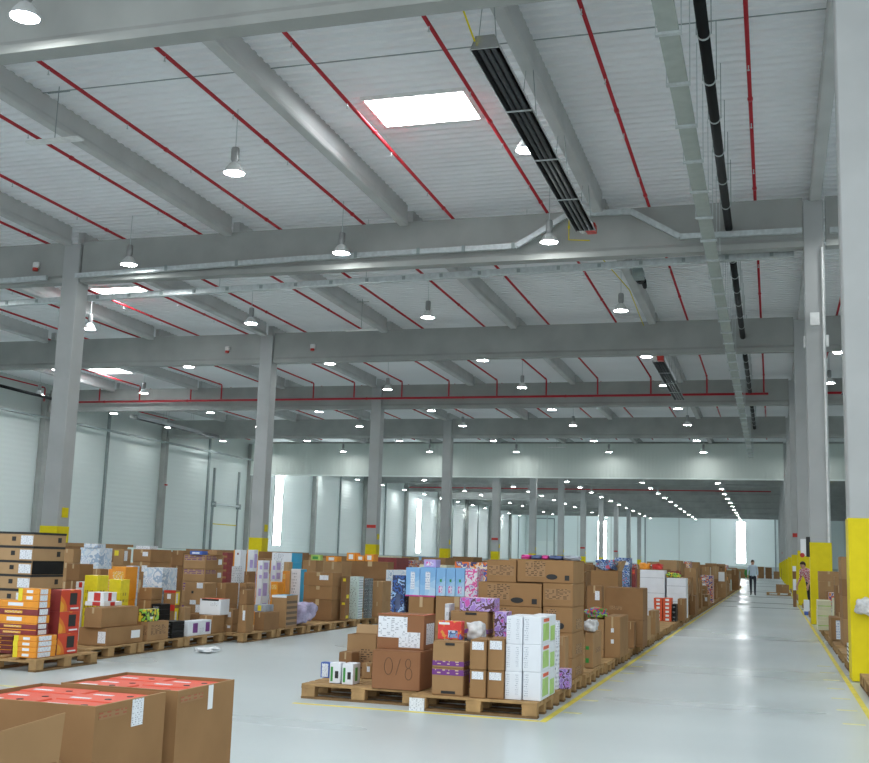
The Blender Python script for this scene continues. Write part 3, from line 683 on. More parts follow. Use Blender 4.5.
'cream':('cream_box','box','cream coloured box','cream',[('thin_band','F',0,.42,1,.5,'leaf')],'cream boxes','plain'),
'wrap':('tall_box','box','narrow brown tall box','card_c',[('white_wrap','F',0,.6,1,1,'paper')],None,'plain'),
'ywrap':('yellow_parcel','parcel','bright yellow wrapped parcel','yellow_foil',[('printed_lines','F',.1,.3,.95,.8,'print_yellow'),('printed_lines','R',.05,.3,.9,.8,'print_yellow')],'yellow wrapped parcels','plain'),
'open':('open_carton','carton','open brown carton with raised flaps','card_a',[],'open cartons','open'),
'openl':('open_carton','carton','open brown carton with printed lines','card_b',[('printed_lines','F',.2,.15,.9,.65,'print_card')],'open cartons','open'),
}
def box_mesh(w,d,h,form):
    m=MB()
    if form in('flap','oval','hand'):
        m.box(-w/2,w/2,-d/2,d/2,0,h-.004,.006)
        m.box(-w/2+.004,w/2-.004,-d/2+.002,-.004,h-.004,h); m.box(-w/2+.004,w/2-.004,.004,d/2-.002,h-.004,h)
    elif form=='lid':
        m.box(-w/2+.003,w/2-.003,-d/2+.003,d/2-.003,0,h*.7); m.box(-w/2,w/2,-d/2,d/2,h*.62,h,.003)
    elif form=='open':
        t=.006
        m.box(-w/2,w/2,-d/2,-d/2+t,0,h); m.box(-w/2,w/2,d/2-t,d/2,0,h); m.box(-w/2,-w/2+t,-d/2+t,d/2-t,0,h); m.box(w/2-t,w/2,-d/2+t,d/2-t,0,h); m.box(-w/2+t,w/2-t,-d/2+t,d/2-t,0,t)
    else: m.box(-w/2,w/2,-d/2,d/2,0,h,.004)
    return m
def flaps(o,w,d,h,which='FBLR'):
    def quad(a,b,c,e,n):
        a,b,c,e=[Vector(q) for q in(a,b,c,e)]; nn=(b-a).cross(c-b).normalized()*.0025
        m=MB(); m.add([tuple(q+nn) for q in(a,b,c,e)]+[tuple(q-nn) for q in(a,b,c,e)],[(0,1,2,3),(7,6,5,4),(0,4,5,1),(1,5,6,2),(2,6,7,3),(3,7,4,0)])
        obj('flap',m,'card_d',o)
    L=min(w,d)*.42
    if 'L' in which: quad((-w/2,-d/2,h),(-w/2,d/2,h),(-w/2-L*.92,d/2,h-L*.25),(-w/2-L*.92,-d/2,h-L*.25),1)
    if 'R' in which: quad((w/2,d/2,h),(w/2,-d/2,h),(w/2+L*.35,-d/2,h+L*.9),(w/2+L*.35,d/2,h+L*.9),1)
    if 'B' in which: quad((-w/2,d/2,h),(w/2,d/2,h),(w/2,d/2+L*.3,h+L*.85),(-w/2,d/2+L*.3,h+L*.85),1)
def stroke(o,name,pts,w,d,h,r,mat):
    m=MB().tube([(-w/2+u*w,-d/2-r*.3,v*h) for u,v in pts],r,5); obj(name,m,mat,o)
def sack_mesh(w,d,h,amp=.18,seed=0):
    bm=bmesh.new(); bmesh.ops.create_cube(bm,size=1); bmesh.ops.subdivide_edges(bm,edges=bm.edges,cuts=7,use_grid_fill=True)
    for v in bm.verts:
        p=v.co.copy(); q=p.normalized()*.62
        v.co=p.lerp(q,.35); n=noise.noise(v.co*3.1+Vector((seed*7.3,seed*3.1,0)))
        v.co+=v.co.normalized()*n*amp; v.co=Vector((v.co.x*w,v.co.y*d,v.co.z*h))
    zm=min(v.co.z for v in bm.verts)
    for v in bm.verts: v.co.z=max(0,v.co.z-zm-.03*h)
    me=bpy.data.meshes.new('sack'); bm.to_mesh(me); bm.free(); return me
def sack(name,x,y,z,w,d,h,mat,label,cat,group=None,seed=1,rz=0,amp=.18):
    me=sack_mesh(w,d,h,amp,seed); o=obj(name,me,mat,None,(x,y,z),True); o.rotation_euler=(0,0,rz); tag(o,label,cat,group)
    return o
def make_box(st,x0,x1,y0,y1,z0,z1,label,near=True,rz=0.,group=None):
    nm,cat,desc,mat,dec,grp,form=ST[st]
    w,d,h=x1-x0,y1-y0,z1-z0-.0015
    if form=='sack':
        o=obj(nm,sack_mesh(w,d,h,.12,x0*3),mat,None,((x0+x1)/2,(y0+y1)/2,z0),True)
    else:
        o=obj(nm,box_mesh(w,d,h,form),mat,None,((x0+x1)/2,(y0+y1)/2,z0+.0005))
        if near:
            for q,(p,f,u0,v0,u1,v1,mt) in enumerate(dec): sleeve(o,p,f,u0,v0,u1,v1,mt,w,d,h,.002+.0008*q)
        if form=='open': flaps(o,w,d,h,'BLR' if st=='open' else 'B')
        if form=='oval' and near:
            obj('oval_logo',MB().add([],[]) or oval(w,d,h),'ink',o)
        if form=='hand':
            el=lambda cx,cy,rx,ry,a0=0,a1=6.4,n=18:[(cx+rx*math.cos(a0+(a1-a0)*i/n),cy+ry*math.sin(a0+(a1-a0)*i/n)) for i in range(n+1)]
            stroke(o,'handwriting',el(.34,.60,.085,.22),w,d,h,.0028,'pencil'); stroke(o,'handwriting',[(.50,.38),(.585,.80)],w,d,h,.0028,'pencil')
            stroke(o,'handwriting',el(.75,.69,.055,.12,-1.57,4.72)+el(.765,.42,.07,.15,1.57,7.86)[1:],w,d,h,.0028,'pencil')
    if rz: o.rotation_euler=(0,0,rz)
    tag(o,label,cat,group or grp)
    return o
def oval(w,d,h):
    m=MB(); n=20; cx,cz=.12*w,.26*h; rx,rz=.10*w,.12*h
    V=[(cx+rx*math.cos(2*math.pi*i/n),yy,cz+rz*math.sin(2*math.pi*i/n)) for yy in(-d/2-.003,-d/2) for i in range(n)]
    m.add(V,[tuple(range(n)),tuple(range(n,2*n))[::-1]]+[(i,(i+1)%n,n+(i+1)%n,n+i) for i in range(n)]); return m
UNITS=[
('a_big', 'at the front of the left near pallet', ['handw'], [-3.754, -3.264, 10.426, 10.84], [0.146, 0.512]),
('a_lab', 'on the hand-numbered carton', ['biglab'], [-3.783, -3.296, 10.62, 11.005], [0.512, 0.851]),
('a_pk1', 'left of two on the near pallet edge', ['greenpk'], [-4.27, -4.153, 10.61, 10.75], [0.146, 0.347]),
('a_pk2', 'right of two on the near pallet edge', ['greenpk'], [-4.122, -4.006, 10.574, 10.776], [0.146, 0.348]),
('a_blu', 'behind the green printed packs', ['bluebx'], [-4.538, -4.44, 11.023, 11.123], [0.146, 0.303]),
('a_wht', 'between green packs and the hand-numbered carton', ['c2s'], [-4.139, -4.033, 11.179, 11.329], [0.146, 0.303]),
('a_low', 'below the open printed carton', ['c3'], [-4.391, -4.245, 11.15, 11.37], [0.146, 0.406]),
('a_opn', 'behind the hand-numbered carton', ['openl'], [-4.407, -4.082, 11.42, 11.68], [0.146, 0.573]),
('a_pt', 'left of the four small brown boxes', ['ptapel', 'ptape'], [-3.102, -2.79, 10.279, 10.499], [0.146, 0.395, 0.64]),
('a_red', 'on the purple-taped boxes', ['redtoy'], [-3.126, -2.89, 10.52, 10.64], [0.64, 0.816]),
('a_f1', 'in the left column of small sticker boxes', ['stk', 'stk'], [-2.723, -2.568, 10.229, 10.579], [0.146, 0.403, 0.675]),
('a_f2', 'in the right column of small sticker boxes', ['stk', 'stk'], [-2.562, -2.403, 10.263, 10.613], [0.146, 0.401, 0.69]),
('a_w1', 'left column of the white box block', ['white', 'white', 'white'], [-2.397, -2.24, 10.295, 10.795], [0.146, 0.399, 0.647, 0.901]),
('a_w2', 'right column of the white box block', ['whiteg', 'whiteg', 'whiteg'], [-2.234, -2.062, 10.305, 11.025], [0.146, 0.404, 0.651, 0.904]),
('a_pt2', 'behind the small sticker boxes', ['ptape', 'ptape'], [-3.168, -2.768, 11.08, 11.334], [0.146, 0.653, 0.89]),
('a_ppk', 'on the rear purple-taped carton', ['purple'], [-3.077, -2.719, 11.12, 11.37], [0.89, 1.023]),
('a_pp2', 'beside the rear purple-taped carton', ['purple', 'purple'], [-2.709, -2.581, 11.12, 11.34], [0.146, 0.7, 0.897]),
('a_wp', 'left of the rear purple-taped carton', ['paper'], [-3.244, -3.197, 11.15, 11.35], [0.146, 0.95]),
('a_wp2', 'beside the right end of white boxes', ['paper', 'paper'], [-2.164, -2.087, 11.3, 11.414], [0.146, 0.576, 0.823]),
('a_brn', 'right of the white boxes', ['c2', 'c2'], [-2.168, -2.094, 11.75, 11.962], [0.146, 0.322, 0.638]),
('a_pp3', 'low behind the white box block', ['purple'], [-2.105, -1.992, 11.42, 11.57], [0.146, 0.342]),
('a_cR', 'right column of the wall of big cartons', ['ovalr', 'ovalr', 'ovalr', 'linec'], [-2.451, -2.116, 12.3, 13.08], [0.146, 0.371, 0.643, 0.922, 1.179]),
('a_cL', 'left column of the wall of big cartons', ['oval', 'oval', 'oval', 'oval'], [-3.197, -2.465, 12.3, 13.05], [0.146, 0.351, 0.626, 0.907, 1.167]),
('a_cT2', 'right on top of the big carton wall', ['oval'], [-2.748, -2.115, 12.31, 13.06], [1.179, 1.43]),
('a_cT1', 'left on top of the big carton wall', ['linec'], [-3.101, -2.762, 12.31, 12.91], [1.167, 1.416]),
('a_cam', 'left end of the blue box row', ['c2', 'camo'], [-4.537, -4.367, 13.2, 13.42], [0.146, 0.73, 1.185]),
('a_b1', 'left of the plain brown cartons under the blue boxes', ['c1', 'c1'], [-4.315, -3.983, 13.2, 13.8], [0.146, 0.495, 0.934]),
('a_b2', 'right of the plain brown cartons under the blue boxes', ['c2', 'c2'], [-3.965, -3.427, 13.2, 13.8], [0.146, 0.523, 0.953]),
('a_l0', 'first from the left of the blue box row', ['lblue'], [-4.361, -4.182, 13.22, 13.58], [0.934, 1.288]),
('a_l1', 'second from the left of the blue box row', ['lblue'], [-4.178, -3.975, 13.22, 13.58], [0.934, 1.295]),
('a_m0', 'third from the left of the blue box row', ['lblue2'], [-3.969, -3.847, 13.22, 13.58], [0.953, 1.293]),
('a_m1', 'fourth from the left of the blue box row', ['lblue2'], [-3.843, -3.726, 13.22, 13.58], [0.953, 1.297]),
('a_m2', 'fifth from the left of the blue box row', ['lblue2'], [-3.722, -3.605, 13.22, 13.58], [0.953, 1.301]),
('a_pw', 'right end of the blue box row', ['pinkpk'], [-3.6, -3.447, 13.22, 13.53], [0.953, 1.294]),
('a_lt', 'lying on the blue boxes', ['lilac'], [-4.159, -4.003, 13.3, 13.5], [1.295, 1.392]),
('a_t0', 'first of the small packs on the big carton wall', ['magenta'], [-2.75, -2.652, 12.5, 12.72], [1.43, 1.48]),
('a_t1', 'second of the small packs on the big carton wall', ['navy'], [-2.634, -2.525, 12.5, 12.72], [1.43, 1.48]),
('a_t2', 'third of the small packs on the big carton wall', ['magenta'], [-2.513, -2.444, 12.5, 12.72], [1.43, 1.48]),
('a_t3', 'fourth of the small packs on the big carton wall', ['navy'], [-2.427, -2.284, 12.5, 12.72], [1.43, 1.48]),
('a_t4', 'fifth of the small packs on the big carton wall', ['greyp'], [-2.267, -2.091, 12.5, 12.72], [1.43, 1.48]),
('b_gm', 'beside the aisle after the white boxes', ['gmark'], [-2.213, -2.112, 13.766, 14.451], [0.146, 0.567]),
('b_bagS', 'behind the green-marked carton', ['c2', 'c2'], [-2.437, -2.218, 15.4, 15.62], [0.146, 0.247, 0.652]),
('b_up', 'behind the carton with toys', ['c3s', 'c3s', 'c3s'], [-2.557, -2.336, 16.0, 16.22], [0.146, 0.337, 0.725, 1.088]),
('b_twin', 'second pallet after the wall of cartons', ['c1k'], [-2.212, -1.999, 15.405, 16.305], [0.146, 0.695]),
('b_lrg', 'above the pair of taped cartons', ['huge', 'huge', 'huge'], [-2.522, -1.935, 17.6, 18.266], [0.146, 0.185, 0.554, 1.039]),
('b_sm', 'beside the aisle behind the taped cartons', ['c3'], [-2.144, -2.038, 17.321, 17.594], [0.146, 0.539]),
('b_opn', 'behind the huge long carton', ['c2', 'open'], [-3.056, -2.585, 19.6, 20.178], [0.146, 0.444, 1.279]),
('b_ylw', 'at the aisle edge past the huge carton', ['c4'], [-2.152, -2.035, 19.126, 19.726], [0.146, 0.539]),
('b_y2', 'at the aisle edge before the orange shoe boxes', ['c2'], [-2.205, -2.079, 20.977, 21.736], [0.146, 0.568]),
('b_bp', 'behind the open carton', ['bluepk', 'bluepk', 'bluepk'], [-2.981, -2.67, 22.0, 22.4], [0.146, 0.485, 0.962, 1.519]),
('b_rp', 'right of the tall blue packs', ['maroon', 'maroon'], [-2.646, -2.561, 22.0, 22.3], [0.146, 0.909, 1.339]),
('b_wf1', 'behind the orange shoe boxes, left', ['wplain', 'wplain', 'wplain'], [-3.107, -2.515, 27.6, 28.2], [0.146, 0.542, 0.91, 1.268]),
('b_wf2', 'behind the orange shoe boxes, right', ['wplain', 'wplain', 'wplain'], [-2.473, -2.011, 27.6, 28.25], [0.146, 0.351, 0.728, 1.095]),
('b_o1', 'left column of the shoe box pile', ['shoe', 'shoe', 'shoe', 'shoe', 'shoe', 'shoe'], [-2.607, -2.415, 25.9, 26.31], [0.146, 0.231, 0.316, 0.401, 0.487, 0.572, 0.657]),
('b_o2', 'right column of the shoe box pile', ['shoe', 'shoe', 'shoe', 'shoe', 'shoe', 'shoe'], [-2.408, -2.211, 25.9, 26.31], [0.146, 0.232, 0.319, 0.405, 0.492, 0.579, 0.665]),
('b_blk', 'right of the shoe boxes', ['blackst', 'blackst', 'blackst', 'blackst'], [-2.208, -2.115, 25.95, 26.45], [0.146, 0.196, 0.308, 0.423, 0.532]),
('b_c5', 'behind the black trays', ['c1'], [-2.131, -1.975, 26.6, 27.3], [0.146, 0.638]),
('c_1', 'first on the far aisle edge', ['c3'], [-2.09, -1.946, 29.866, 30.866], [0.146, 0.629]),
('c_1b', 'behind the first far aisle carton', ['c2', 'c2'], [-2.387, -2.071, 32.2, 33.0], [0.146, 0.925, 1.339]),
('c_2', 'second on the far aisle edge', ['c1s'], [-2.207, -1.965, 36.393, 37.593], [0.146, 0.501]),
('c_2b', 'above the far aisle edge cartons', ['orblue', 'orblue', 'orblue'], [-2.392, -1.991, 39.5, 40.5], [0.146, 0.73, 0.915, 1.084]),
('c_2c', 'behind the orange and blue packs', ['c2', 'c2'], [-2.547, -2.292, 43.0, 44.0], [0.146, 0.81, 1.362]),
('c_3', 'with white sheet, third on the far aisle edge', ['c2', 'wsheet'], [-2.207, -1.877, 47.794, 48.994], [0.146, 0.685, 1.193]),
('c_3b', 'behind the white sheet carton', ['c4'], [-2.618, -2.356, 52.0, 52.45], [0.146, 1.384]),
('c_4', 'last tall pile on the middle block edge', ['c3'], [-2.165, -1.801, 62.844, 64.044], [0.146, 1.249]),
('l_o', 'near corner of the first left pallet', ['orangeb', 'orangeb', 'orangeb', 'orangeb'], [-8.335, -8.02, 11.009, 11.392], [0.146, 0.207, 0.269, 0.33, 0.391]),
('l_d', 'left of the orange boxes on the first pallet', ['redflat', 'redflat', 'redflat', 'redflat'], [-9.094, -8.563, 11.3, 11.9], [0.146, 0.197, 0.249, 0.3, 0.352]),
('l_m', 'above the orange boxes on the first pallet', ['redflat', 'redflat', 'orangeb', 'redflat', 'orangeb'], [-8.79, -8.1, 11.091, 11.325], [0.391, 0.456, 0.523, 0.612, 0.696, 0.773]),
('l_t', 'top left of the first left pallet', ['orangeb', 'orangeb'], [-8.385, -8.1, 11.093, 11.316], [0.773, 0.849, 0.917]),
('l_r', 'with black picture, behind the orange boxes', ['redpic', 'redpic', 'redpic'], [-8.235, -8.06, 11.456, 11.864], [0.146, 0.392, 0.644, 0.899]),
('l_bx', 'behind the red picture boxes', ['c1ss'], [-8.719, -8.3, 12.835, 13.725], [0.146, 0.374]),
('l_bu', 'on the stickered carton of the second left pallet', ['c1'], [-8.618, -8.36, 12.779, 13.658], [0.374, 0.63]),
('l_wr', 'long red and white pack on the second left pallet', ['redwht'], [-8.894, -8.6, 13.182, 13.618], [0.63, 0.688]),
('l_wr2', 'upper red and white pack on the second left pallet', ['redwht'], [-8.899, -8.65, 13.241, 13.555], [0.688, 0.81]),
('l_p3', 'on the third left pallet', ['c2l'], [-8.417, -8.3, 13.841, 14.397], [0.146, 0.408]),
('l_tool', 'on the carton of the third left pallet', ['toolbox'], [-8.466, -8.34, 13.847, 14.178], [0.408, 0.577]),
('l_bk', 'beside the carton of the third left pallet', ['blackst', 'blackst', 'blackst', 'blackst'], [-8.491, -8.3, 14.502, 14.855], [0.146, 0.205, 0.265, 0.325, 0.384]),
('l_wp', 'white and purple, at the aisle edge', ['whpur'], [-8.477, -8.3, 14.963, 15.673], [0.146, 0.364]),
('l_c1', 'fourth left pallet, low', ['c3'], [-9.482, -9.12, 16.772, 16.96], [0.0, 0.358]),
('l_c2', 'fourth left pallet, aisle edge', ['c1'], [-8.527, -8.3, 15.701, 16.092], [0.146, 0.414]),
('l_wo', 'on the fourth left pallet cartons', ['whiteo'], [-8.683, -8.315, 15.97, 16.27], [0.414, 0.66]),
('l_c3', 'fifth left pallet, aisle edge', ['c2s', 'c2s'], [-8.453, -8.27, 16.305, 16.525], [0.146, 0.266, 0.5]),
('l_c4', 'sixth left pallet, left', ['c1s'], [-8.107, -7.97, 16.189, 16.443], [0.146, 0.579]),
('l_c5', 'sixth left pallet, aisle edge', ['c3'], [-8.15, -7.97, 16.853, 17.432], [0.146, 0.438]),
('l_sb', 'on the sixth left pallet carton', ['graybx'], [-8.261, -8.05, 17.059, 17.359], [0.438, 0.549]),
('l_tl', 'seventh left pallet', ['talltop'], [-8.246, -7.97, 17.692, 18.167], [0.146, 0.691]),
('l_b1', 'brown cartons of the eighth left pallet', ['c3', 'c1', 'c1s'], [-8.725, -8.12, 20.122, 20.593], [0.146, 0.548, 0.799, 1.058]),
('l_ys', 'narrow, beside the stacked eighth-pallet cartons', ['ystick', 'ystick'], [-8.076, -7.97, 20.463, 20.683], [0.146, 0.521, 0.99]),
('l_g1', 'pale left column of the small parcel tower', ['mint', 'mint', 'mint', 'mint'], [-8.154, -7.95, 21.098, 21.384], [0.146, 0.354, 0.563, 0.771, 0.98]),
('l_g2', 'dark right column of the small parcel tower', ['slate', 'slate', 'slate', 'slate'], [-8.024, -7.9, 21.599, 21.819], [0.146, 0.345, 0.544, 0.744, 0.943]),
('l_c9', 'last carton at the left block edge', ['c2', 'c2'], [-8.073, -7.85, 22.256, 22.818], [0.146, 0.454, 0.881]),
('m_bl', 'tall black-lidded stack on the left', ['c4', 'lid', 'lid', 'lid2', 'lid', 'lid'], [-10.24, -9.35, 12.589, 13.302], [0.0, 0.64, 0.838, 1.025, 1.206, 1.398, 1.582]),
('m_g', 'behind the red and white packs', ['c3', 'c3'], [-9.929, -9.7, 14.177, 14.53], [0.0, 0.915, 1.159]),
('m_rw', 'behind the red picture boxes, upper', ['redwht', 'redwht'], [-9.451, -9.32, 13.751, 14.051], [0.0, 0.836, 0.922]),
('m_or', 'orange carton behind the yellow sacks', ['orangec', 'orangec'], [-9.797, -9.55, 15.161, 15.502], [0.0, 0.623, 1.124]),
('m_bw', 'blue-printed white box in the second left row', ['bluwht', 'bluwht', 'bluwht'], [-9.86, -9.5, 16.173, 16.653], [0.0, 0.55, 0.82, 1.107]),
('m_s', 'small brown box before the blue-printed boxes', ['c1', 'c1'], [-9.51, -9.28, 15.51, 15.84], [0.0, 0.619, 0.807]),
('m_rk', 'red-edged box in the second left row', ['redylw', 'redylw'], [-9.469, -9.25, 16.199, 16.34], [0.0, 0.526, 0.756]),
('m_p', 'purple-printed carton in the second left row', ['purl', 'purl', 'purl', 'purl'], [-10.036, -9.6, 17.773, 18.451], [0.0, 0.481, 0.86, 1.086, 1.33]),
('m_c1', 'left above the white orange-lidded box', ['c2k', 'c2k'], [-9.527, -9.15, 16.966, 17.373], [0.0, 0.507, 0.869]),
('m_c2', 'right above the white orange-lidded box', ['c1', 'c1'], [-9.273, -9.1, 17.626, 18.114], [0.0, 0.488, 0.859]),
('m_c3', 'with black mark, second left row', ['c2l', 'c2l'], [-9.184, -9.05, 18.297, 18.704], [0.0, 0.521, 0.855]),
('m_wl', 'white leaning printed sheet box', ['paper', 'paper'], [-9.592, -9.5, 18.757, 19.043], [0.0, 0.815, 1.136]),
('m_b5', 'small carton before the blue striped boxes', ['c3', 'c3'], [-9.452, -9.35, 19.001, 19.301], [0.0, 0.835, 1.046]),
('m_w0', 'left of the tall orange-edged white boxes', ['whor', 'whor', 'whor'], [-10.355, -10.2, 20.316, 20.56], [0.0, 0.651, 1.043, 1.441]),
('m_w1', 'right of the tall orange-edged white boxes', ['whblu', 'whblu', 'whblu'], [-10.358, -10.2, 20.902, 21.122], [0.0, 0.64, 1.042, 1.45]),
('m_x1', 'left of the low blue-striped boxes', ['whblu', 'whblu', 'whblu', 'whblu'], [-9.729, -9.6, 20.097, 20.417], [0.0, 0.524, 0.879, 1.053, 1.247]),
('m_x2', 'right of the low blue-striped boxes', ['whblu', 'whblu', 'whblu', 'whblu'], [-9.62, -9.5, 20.483, 20.768], [0.0, 0.479, 0.869, 1.046, 1.252]),
('m_o1', 'upright orange box among white boxes', ['orangec', 'orangec'], [-9.257, -9.1, 19.762, 20.038], [0.0, 0.495, 0.853]),
('m_o2', 'small orange box among white boxes', ['orangec', 'orangec'], [-9.481, -9.4, 20.768, 20.988], [0.0, 0.632, 1.048]),
('m_l1', 'long white and cyan box', ['whcyan', 'whcyan', 'whcyan'], [-10.789, -10.3, 23.03, 23.613], [0.0, 0.814, 1.205, 1.408]),
('m_l2', 'tall white and cyan box', ['whcyan', 'whcyan'], [-9.421, -9.2, 21.056, 21.363], [0.0, 0.316, 1.088]),
('m_br', 'big carton behind the eighth left pallet', ['c2', 'c2'], [-10.051, -9.6, 24.316, 24.963], [0.0, 0.596, 1.241]),
('m_br2', 'wide carton behind the parcel tower', ['c3', 'c3', 'c3'], [-10.16, -9.2, 26.42, 26.882], [0.0, 0.376, 0.816, 1.258]),
('m_q1', 'left of the orange and white packs', ['orwh'], [-10.026, -9.75, 24.364, 24.664], [1.241, 1.359]),
('m_q2', 'second of the orange and white packs', ['orwh'], [-10.35, -10.117, 26.52, 26.87], [1.258, 1.46]),
('m_q3', 'third of the orange and white packs', ['orwh'], [-10.09, -9.872, 26.52, 26.87], [1.258, 1.4]),
('m_q4', 'fourth of the orange and white packs', ['orwh'], [-9.852, -9.626, 26.52, 26.87], [1.258, 1.439]),
('m_k1', 'left of the top cartons, third left row', ['c2', 'c2', 'c2'], [-11.268, -11.0, 15.877, 16.097], [0.0, 0.834, 1.14, 1.367]),
('m_k2', 'white-lidded carton, third left row', ['bluwht', 'bluwht', 'bluwht'], [-11.395, -11.0, 16.617, 17.01], [0.0, 0.775, 1.092, 1.395]),
('m_k3', 'yellow-labelled carton, third left row', ['ylab', 'ylab', 'ylab'], [-11.213, -11.0, 17.357, 17.615], [0.0, 0.764, 1.093, 1.389]),
('m_k4', 'carton with white label strip, third left row', ['c1s', 'c1s', 'c1s'], [-11.275, -10.9, 18.09, 18.837], [0.0, 0.846, 1.169, 1.394]),
('m_k5', 'carton beside the purple-printed ones, third left row', ['c3', 'c3', 'c3'], [-11.179, -10.95, 19.341, 19.692], [0.0, 0.83, 1.097, 1.393]),
('m_k6', 'dark red boxes, third left row', ['darkred', 'darkred', 'darkred', 'darkred', 'darkred'], [-11.039, -10.9, 21.12, 21.369], [0.0, 0.813, 0.956, 1.1, 1.244, 1.378]),
('m_k7', 'carton between white boxes, third left row', ['c2', 'c2'], [-10.941, -10.6, 25.136, 25.615], [0.0, 0.78, 1.245]),
('r_1', 'tall pile beside the first right column', ['c2', 'c1', 'c3', 'c2'], [1.12, 1.314, 20.455, 21.355], [0.146, 0.591, 0.977, 1.264, 1.646]),
('r_st', 'striped box by the first right column', ['stripe'], [0.985, 1.044, 16.75, 17.15], [0.146, 0.399]),
('r_7', 'carton with blue-white label, right row', ['c1L'], [1.0, 1.164, 21.92, 22.92], [0.146, 0.55]),
('r_6', 'narrow tall carton, right row', ['c3', 'c3'], [1.166, 1.297, 23.6, 24.2], [0.146, 0.593, 1.108]),
('r_4', 'cream box before the second right column', ['cream', 'cream', 'cream'], [0.886, 1.17, 25.241, 26.041], [0.146, 0.353, 0.551, 0.764]),
('r_5', 'wide carton right of the second right column', ['c2', 'c2', 'c2', 'c2'], [1.061, 1.533, 29.0, 29.65], [0.0, 0.337, 0.701, 1.129, 1.371]),
('r_p', 'white-wrapped pole box, fourth right column', ['wrap', 'wrap'], [0.688, 0.812, 43.7, 44.3], [0.0, 1.019, 1.495]),
('r_low', 'low on a pallet in the aisle', ['c2'], [0.125, 0.764, 60.5, 61.3], [0.146, 0.554]),
('r_f2', 'boxes beside the person in red', ['whblu2'], [0.895, 1.056, 36.6, 37.1], [0.0, 0.457]),
('m_y1', 'taller one at left in the left block', ['ywrap'], [-9.301, -9.09, 13.735, 14.008], [0.0, 1.018]),
('m_y2', 'lower one at right in the left block', ['ywrap'], [-9.273, -9.08, 14.308, 14.546], [0.0, 0.957]),
('m_d1', 'below the small brown box of the second left row', ['blackst', 'blackst', 'blackst'], [-9.274, -9.1, 15.506, 15.809], [0.0, 0.402, 0.486, 0.565]),
('m_e1', 'small white box before the yellow-labelled carton', ['bluwht', 'bluwht'], [-10.637, -10.5, 16.884, 17.104], [0.0, 0.822, 1.108]),
('m_e2', 'brown box behind the yellow parcels', ['c1', 'c1'], [-10.364, -10.2, 15.48, 15.7], [0.0, 0.742, 1.069]),
('m_e3', 'orange packs behind the yellow parcels', ['orangec'], [-9.963, -9.9, 15.325, 15.525], [0.0, 1.079]),
('m_f1', 'on the purple-printed cartons', ['blueflat'], [-9.887, -9.65, 17.71, 17.929], [1.33, 1.397]),
('m_f2', 'upper brown box on the purple-printed cartons', ['c2'], [-9.708, -9.549, 18.073, 18.302], [1.33, 1.423]),
('m_f3', 'on the left third-row carton with label strip', ['paper'], [-11.242, -10.95, 18.13, 18.409], [1.394, 1.457]),
('m_f4', 'on the white-lidded carton of the third left row', ['bluwht'], [-11.296, -11.02, 16.578, 16.817], [1.395, 1.465]),
('m_g1', 'before the long white and cyan box', ['c4'], [-10.067, -9.95, 22.114, 22.314], [0.0, 1.216]),
('m_g2', 'green pack on the carton between white boxes', ['greenp'], [-10.94, -10.7, 25.608, 25.808], [1.245, 1.383]),
('l_h1', 'small brown box beside the fourth left pallet carton', ['c4', 'c4'], [-9.259, -9.15, 16.346, 16.546], [0.0, 0.177, 0.493]),
('l_h2', 'upper carton on the sixth left pallet', ['c3'], [-8.113, -7.99, 16.204, 16.473], [0.579, 0.812])
]

def tier(i,n):
    if n==1: return ''
    if i==0: return 'bottom '
    if i==n-1: return 'top '
    return ORD[i]+' up '
for uid,where,sts,(x0,x1,y0,y1),zz in UNITS:
    n=len(sts)
    for i,st in enumerate(sts):
        desc=ST[st][2]; t=tier(i,n)
        lab='%s, %s%s'%(desc,t,where)
        j=0.0 if n==1 else random.uniform(0,.008)
        make_box(st,x0+j,x1-(0 if uid in('a_w1','a_w2','a_f1','a_f2') else j*.5),y0+j*.6,y1-j,zz[i],zz[i+1],lab)
# ------------------------------------------------------------------ loose soft things
sack('plastic_bag',-2.775,10.66,.64,.15,.16,.15,'poly','clear plastic bag of goods beside the red toy box','plastic bag','plastic bags',3)
sack('plastic_bag',-2.17,13.97,.568,.14,.3,.13,'poly','white plastic bag on the green-marked carton','plastic bag','plastic bags',5)
sack('toy_pile',-2.33,15.48,.653,.26,.17,.12,'toys','heap of colourful toys on the carton behind the aisle edge','toys',None,8,0,.4)
sack('toy_pile',-2.82,19.89,1.283,.3,.4,.16,'blue_art','heap of blue packs in the open carton top','toys',None,9,0,.3)
sack('lilac_bag',-8.14,18.62,.147,.36,.6,.34,'poly_lilac','lilac clothing in a clear plastic sack on the left pallet row','sack','plastic sacks',4,0,.3)
sack('flower_pack',-2.33,27.75,1.096,.28,.22,.1,'ylw_art','yellow flower-like packs on the white boxes','packs',None,12,0,.35)
sack('red_pack',-2.72,28.3,1.27,.3,.3,.16,'red','red soft pack on the white boxes, left','packs','red soft packs',13,0,.3) if False else None
for i,(x,s,mt,lb) in enumerate(((-3.03,.2,'orange','orange'),(-2.72,.24,'red','bright red'),(-2.3,.22,'dark_red','dark red'))):
    z=1.268 if x<-2.5 else 1.096
    sack('soft_pack',x,27.95 if x<-2.5 else 28.05,z,.22,.2,.14,mt,'%s soft pack lying on top of the white boxes'%lb,'pack','soft packs',20+i,0,.3)
sack('hanging_plastic_bag',1.13,15.52,.84,.20,.14,.2,'poly','white plastic bag hanging on the first right column','plastic bag','plastic bags',21,0,.35)
sack('paper_scrap',-7.62,14.3,.0,.22,.3,.06,'paper','crumpled white paper scrap on the floor by the left pallets','paper',None,15,0,.4)
sack('green_bag',-2.75,141.,.0,1.0,1.,.9,'green','green sack on the floor before the far wall','sack',None,17)
